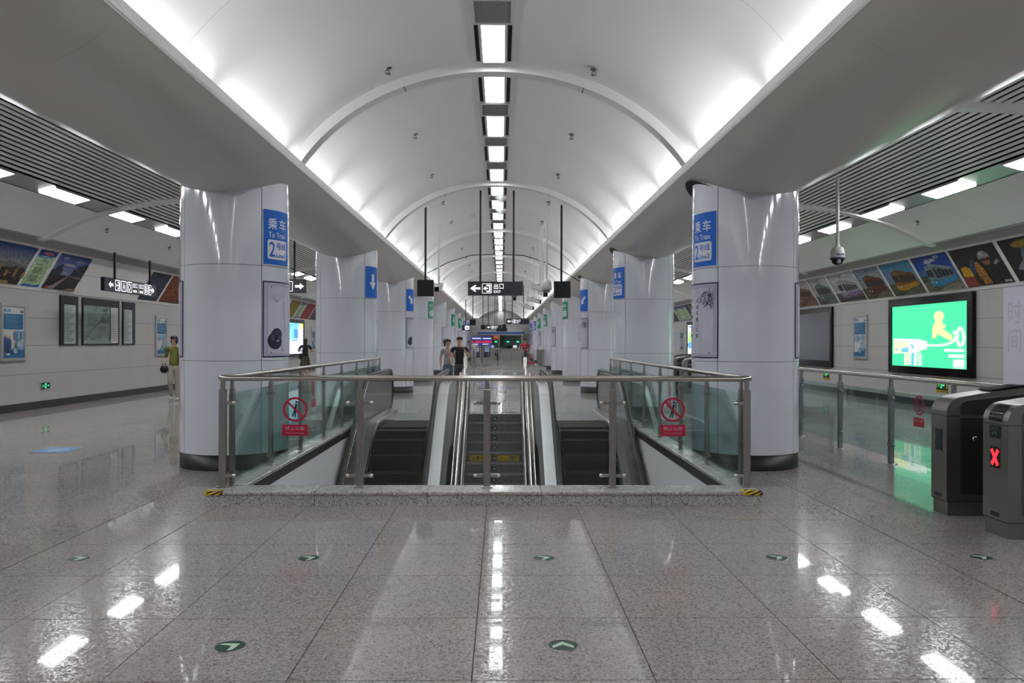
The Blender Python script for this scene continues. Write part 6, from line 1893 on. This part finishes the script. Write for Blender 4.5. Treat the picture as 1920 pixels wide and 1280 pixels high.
    a0 = t.add((0, 0, 0.865), (0.15 + q * 0.6, 0.118 + q * 0.5)); a1 = t.add((0, 0.004, 1.10), ((0.12 if not female else 0.108) + q, 0.092 + q), a0); a2 = t.add((0, 0, 1.27), ((0.142 if not female else 0.13) + q, 0.104 + q), a1); a3 = t.add((0, 0.0, 1.415), (0.128, 0.090), a2); t.add((0, 0, 1.468), (0.072, 0.066), a3)
    for i, s in enumerate((-1, 1)):
        S0, e0, w0, _, _ = J[i]
        b = t.add(tuple(p * f for p, f in zip(S0, (0.62, 1, 1.003))), 0.080, a3); b = t.add(S0, 0.073, b)
        steps = [0.5, 1.0] if sleeve >= 1 else [sleeve * 0.55, sleeve]
        for f in steps[:2]:
            f = min(f, 1.0); b = t.add(tuple(p * (1 - f) + w * f for p, w in zip(S0, e0)), 0.060 - 0.006 * f, b)
        if sleeve > 1:
            f = sleeve - 1; b = t.add(tuple(p * (1 - f) + w * f for p, w in zip(e0, w0)), 0.046, b)
    tb = put(skin_mesh(t.v, t.e, t.r, top, a0, 1), 'shirt')
    # lower garment
    if skirt is not None:
        m = MB()
        def kfn(u, v):
            a = 2 * PI * u; z = 1.0 - 0.50 * v; fl = 1 + 0.05 * v * math.cos(14 * a)
            return ((0.145 + 0.10 * v) * math.cos(a) * fl, (0.115 + 0.09 * v) * math.sin(a) * fl, z)
        m.grid(kfn, 56, 6, skirt)
        put(m.build('skirt', None, None, False).data, 'skirt')
    else:
        b_ = Chain()
        pt = b_.add((0, 0, 1.03), (0.135, 0.105)); p0 = b_.add((0, 0, 0.95), (0.152, 0.122), pt)
        for i, s in enumerate((-1, 1)):
            kn, an = J[i][3], J[i][4]
            h = b_.add((s * 0.085, 0, 0.87), 0.102, p0); kk = b_.add(kn, 0.075, h); mm = b_.add(tuple((a + b2) / 2 for a, b2 in zip(kn, an)), 0.064, kk); b_.add((an[0], an[1], an[2] - 0.01), 0.058, mm)
        put(skin_mesh(b_.v, b_.e, b_.r, bottom, p0, 1), 'trousers')
    for i, s in enumerate((-1, 1)):
        an = J[i][4]; m = MB()
        m.ell((an[0] + s * 0.008, an[1] - 0.055, an[2] - 0.045), (0.046, 0.125, 0.042), shoes, 14, 8); m.box(an[0] - 0.04 + s * 0.008, an[0] + 0.04 + s * 0.008, an[1] - 0.16, an[1] + 0.05, an[2] - 0.088, an[2] - 0.066, col((0.3, 0.3, 0.3)))
        put(m.build('shoe', None, None, False).data, 'shoe')
    if extra:
        for nm, fn in extra:
            m = MB(); fn(m); put(m.build(nm, None, None, False).data, nm)
    if bag:
        fn, lab = bag
        m = MB(); fn(m, J); o = m.build('handbag', None, None, False)
        me = o.data
        M = Matrix.Translation(Vector(loc)) @ Matrix.Rotation(rz, 4, 'Z') @ Matrix.Scale(k, 4)
        ctr = Vector((0, 0, 0))
        for v in me.vertices: v.co = M @ v.co; ctr += v.co
        ctr /= len(me.vertices)
        for v in me.vertices: v.co -= ctr
        o.location = ctr; COL.objects.link(o); tag(o, lab, 'bag')
    return root
ST = (((-0.09, 0, 0.50), (-0.09, 0.02, 0.09)), ((0.09, 0, 0.50), (0.09, 0.02, 0.09)))
HANG = (((-0.06, 0.02, -0.29), (-0.01, -0.05, -0.25)), ((0.06, 0.02, -0.29), (0.01, -0.05, -0.25)))
BLK = mat('cloth_black', (0.012, 0.012, 0.013), 0.85, grain=0.2); JEAN = mat('cloth_denim', (0.06, 0.12, 0.20), 0.8, grain=0.25, gscale=14); GREYT = mat('cloth_grey', (0.30, 0.30, 0.29), 0.85, grain=0.06)
OLIVE = mat('cloth_olive', (0.13, 0.14, 0.018), 0.8, grain=0.45, gscale=9); BEIGE = mat('cloth_beige', (0.34, 0.31, 0.25), 0.85, grain=0.05); REDT = mat('cloth_red', (0.42, 0.008, 0.04), 0.8, grain=0.1); DGREY = mat('cloth_dark', (0.05, 0.05, 0.055), 0.85, grain=0.2)
SHW = mat('shoe_light', (0.6, 0.58, 0.54), 0.5); SHB = mat('shoe_black', (0.02, 0.02, 0.02), 0.4)
def plaid():
    m = mat('cloth_plaid', (0.03, 0.03, 0.025), 0.85)
    nt = m.node_tree; b = nt.nodes['Principled BSDF']; g = nt.nodes.new('ShaderNodeNewGeometry'); s = nt.nodes.new('ShaderNodeSeparateXYZ'); nt.links.new(g.outputs['Position'], s.inputs[0])
    outs = []
    for ax, sc_ in ((0, 9.0), (2, 9.0)):
        mu = nt.nodes.new('ShaderNodeMath'); mu.operation = 'MULTIPLY'; mu.inputs[1].default_value = sc_; nt.links.new(s.outputs[ax], mu.inputs[0])
        fr = nt.nodes.new('ShaderNodeMath'); fr.operation = 'FRACT'; nt.links.new(mu.outputs[0], fr.inputs[0])
        gt = nt.nodes.new('ShaderNodeMath'); gt.operation = 'GREATER_THAN'; gt.inputs[1].default_value = 0.82; nt.links.new(fr.outputs[0], gt.inputs[0]); outs.append(gt)
    mx = nt.nodes.new('ShaderNodeMath'); mx.operation = 'MAXIMUM'; nt.links.new(outs[0].outputs[0], mx.inputs[0]); nt.links.new(outs[1].outputs[0], mx.inputs[1])
    c = nt.nodes.new('ShaderNodeMix'); c.data_type = 'RGBA'; c.inputs[6].default_value = (0.02, 0.02, 0.018, 1); c.inputs[7].default_value = (0.12, 0.10, 0.06, 1)
    nt.links.new(mx.outputs[0], c.inputs[0]); nt.links.new(c.outputs[2], b.inputs['Base Color'])
    return m
PLAID = plaid()
# woman in a green blouse, walking toward the camera beside the first column
WALK = (((-0.08, -0.10, 0.50), (-0.075, 0.06, 0.12)), ((0.08, 0.02, 0.50), (0.08, 0.0, 0.09)))
def bag_fn(m, J):
    w = J[0][2]; m.ell((w[0] - 0.01, w[1] - 0.02, w[2] - 0.15), (0.11, 0.055, 0.10), BLK, 16, 10)
    m.tube([(w[0] - 0.09, w[1] - 0.02, w[2] - 0.11), (w[0] - 0.05, w[1] - 0.02, w[2] + 0.0), (w[0] + 0.02, w[1] - 0.02, w[2] + 0.0), (w[0] + 0.08, w[1] - 0.02, w[2] - 0.10)], 0.010, BLK, 6)
person((-9.0, 23.0, 0), 0.15, 1.80, 'woman in green blouse and beige trousers walking beside the first map-side column', (((-0.06, 0.05, -0.27), (0.01, -0.16, -0.15)), ((0.05, 0.02, -0.28), (-0.02, -0.10, -0.22))), WALK, OLIVE, BEIGE, SHW, 'bob', True, 0.95,
       bag=(bag_fn, 'small black handbag carried by the woman in the green blouse'), head_turn=-0.3)
# woman in black seen from behind in front of the backlit advert
def shoulder_bag(m, J):
    m.ell((0.20, -0.02, 0.98), (0.075, 0.12, 0.13), BLK, 14, 10); m.tube([(0.17, -0.07, 1.1), (0.10, -0.11, 1.32), (-0.02, -0.02, 1.46), (0.10, 0.13, 1.30), (0.18, 0.05, 1.08)], 0.012, BLK, 6)
person((-8.45, 36.0, 0), PI + 0.2, 1.80, 'woman in black top and plaid skirt seen from behind near the backlit advert', (((-0.13, 0.03, -0.22), (0.08, -0.20, 0.0)), ((0.13, 0.02, -0.22), (-0.10, -0.18, 0.02))), (((-0.08, 0.06, 0.50), (-0.085, 0.05, 0.09)), ((0.08, -0.03, 0.50), (0.08, -0.02, 0.09))), BLK, BLK, SHB, 'long', True, 0.8, skirt=PLAID,
       bag=(shoulder_bag, 'black shoulder bag of the woman in the plaid skirt'))
# couple at the stair head
person((-1.13, 25.0, 0), 0.05, 1.80, 'young man in black T-shirt with one hand raised to his chin', (((-0.08, -0.02, -0.27), (0.03, -0.20, -0.12)), ((0.09, -0.03, -0.27), (-0.12, -0.16, 0.20))), ST, BLK, DGREY, SHB, 'short', False, 0.55)
def heart(m):
    P = [(0, -0.06), (0.075, 0.015), (0.06, 0.06), (0.03, 0.065), (0, 0.035), (-0.03, 0.065), (-0.06, 0.06), (-0.075, 0.015)]
    m.prism(P, lambda a, b, d: (0.02 + a, d - 0.02 * abs(a) * 0, 1.27 + b), -0.150, -0.10, col((0.6, 0.18, 0.22)))
person((-1.53, 25.6, 0), 0.25, 1.73, 'young woman in grey T-shirt with pink heart and blue jeans', (((-0.06, 0.03, -0.28), (0.0, -0.06, -0.24)), ((0.07, -0.02, -0.27), (0.03, -0.20, -0.10))), ST, GREYT, JEAN, SHW, 'tail', True, 0.5, head_turn=0.5, extra=[('heart_print', heart)])
# person in red beyond the far railing, and a child
def logo(m): m.prism([(-0.06, 0), (0.06, 0), (0.06, 0.03), (-0.06, 0.03)], lambda a, b, d: (a, d, 1.27 + b), -0.150, -0.10, col((0.6, 0.55, 0.55)))
person((1.62, 51.5, 0), 0.0, 1.86, 'person in red T-shirt standing behind the far railing', (((-0.16, 0.0, -0.22), (0.08, -0.16, -0.16)), ((0.16, 0.0, -0.22), (-0.06, -0.18, -0.14))), ST, REDT, DGREY, SHB, 'short', False, 0.6, extra=[('shirt_logo', logo)])
person((-0.10, 66.5, 0), 0.2, 1.30, 'small dark clothed child standing far down the hall', HANG, ST, DGREY, BLK, SHB, 'short', False, 1.4,
       bag=(lambda m, J: m.ell((-0.30, -0.05, 0.92), (0.14, 0.09, 0.17), BLK, 14, 10), 'dark bag held by the child far down the hall'))
person((-2.05, 66.0, 0), 0.3, 1.78, 'person in white and dark blue standing by the far ticket machines', HANG, ST, mat('cloth_white', (0.55, 0.55, 0.55), 0.8), mat('cloth_navy', (0.03, 0.035, 0.08), 0.85), SHB, 'short', False, 0.6)
# ------------------------------------------------------------------ building units -> metres
done = set()
for o in list(bpy.data.objects):
    if o.type == 'CAMERA':
        o.location = o.location * S; continue
    o.location = o.location * S
    if o.type == 'MESH' and o.data.name not in done:
        done.add(o.data.name)
        o.data.transform(Matrix.Scale(S, 4))
        o.data.update()
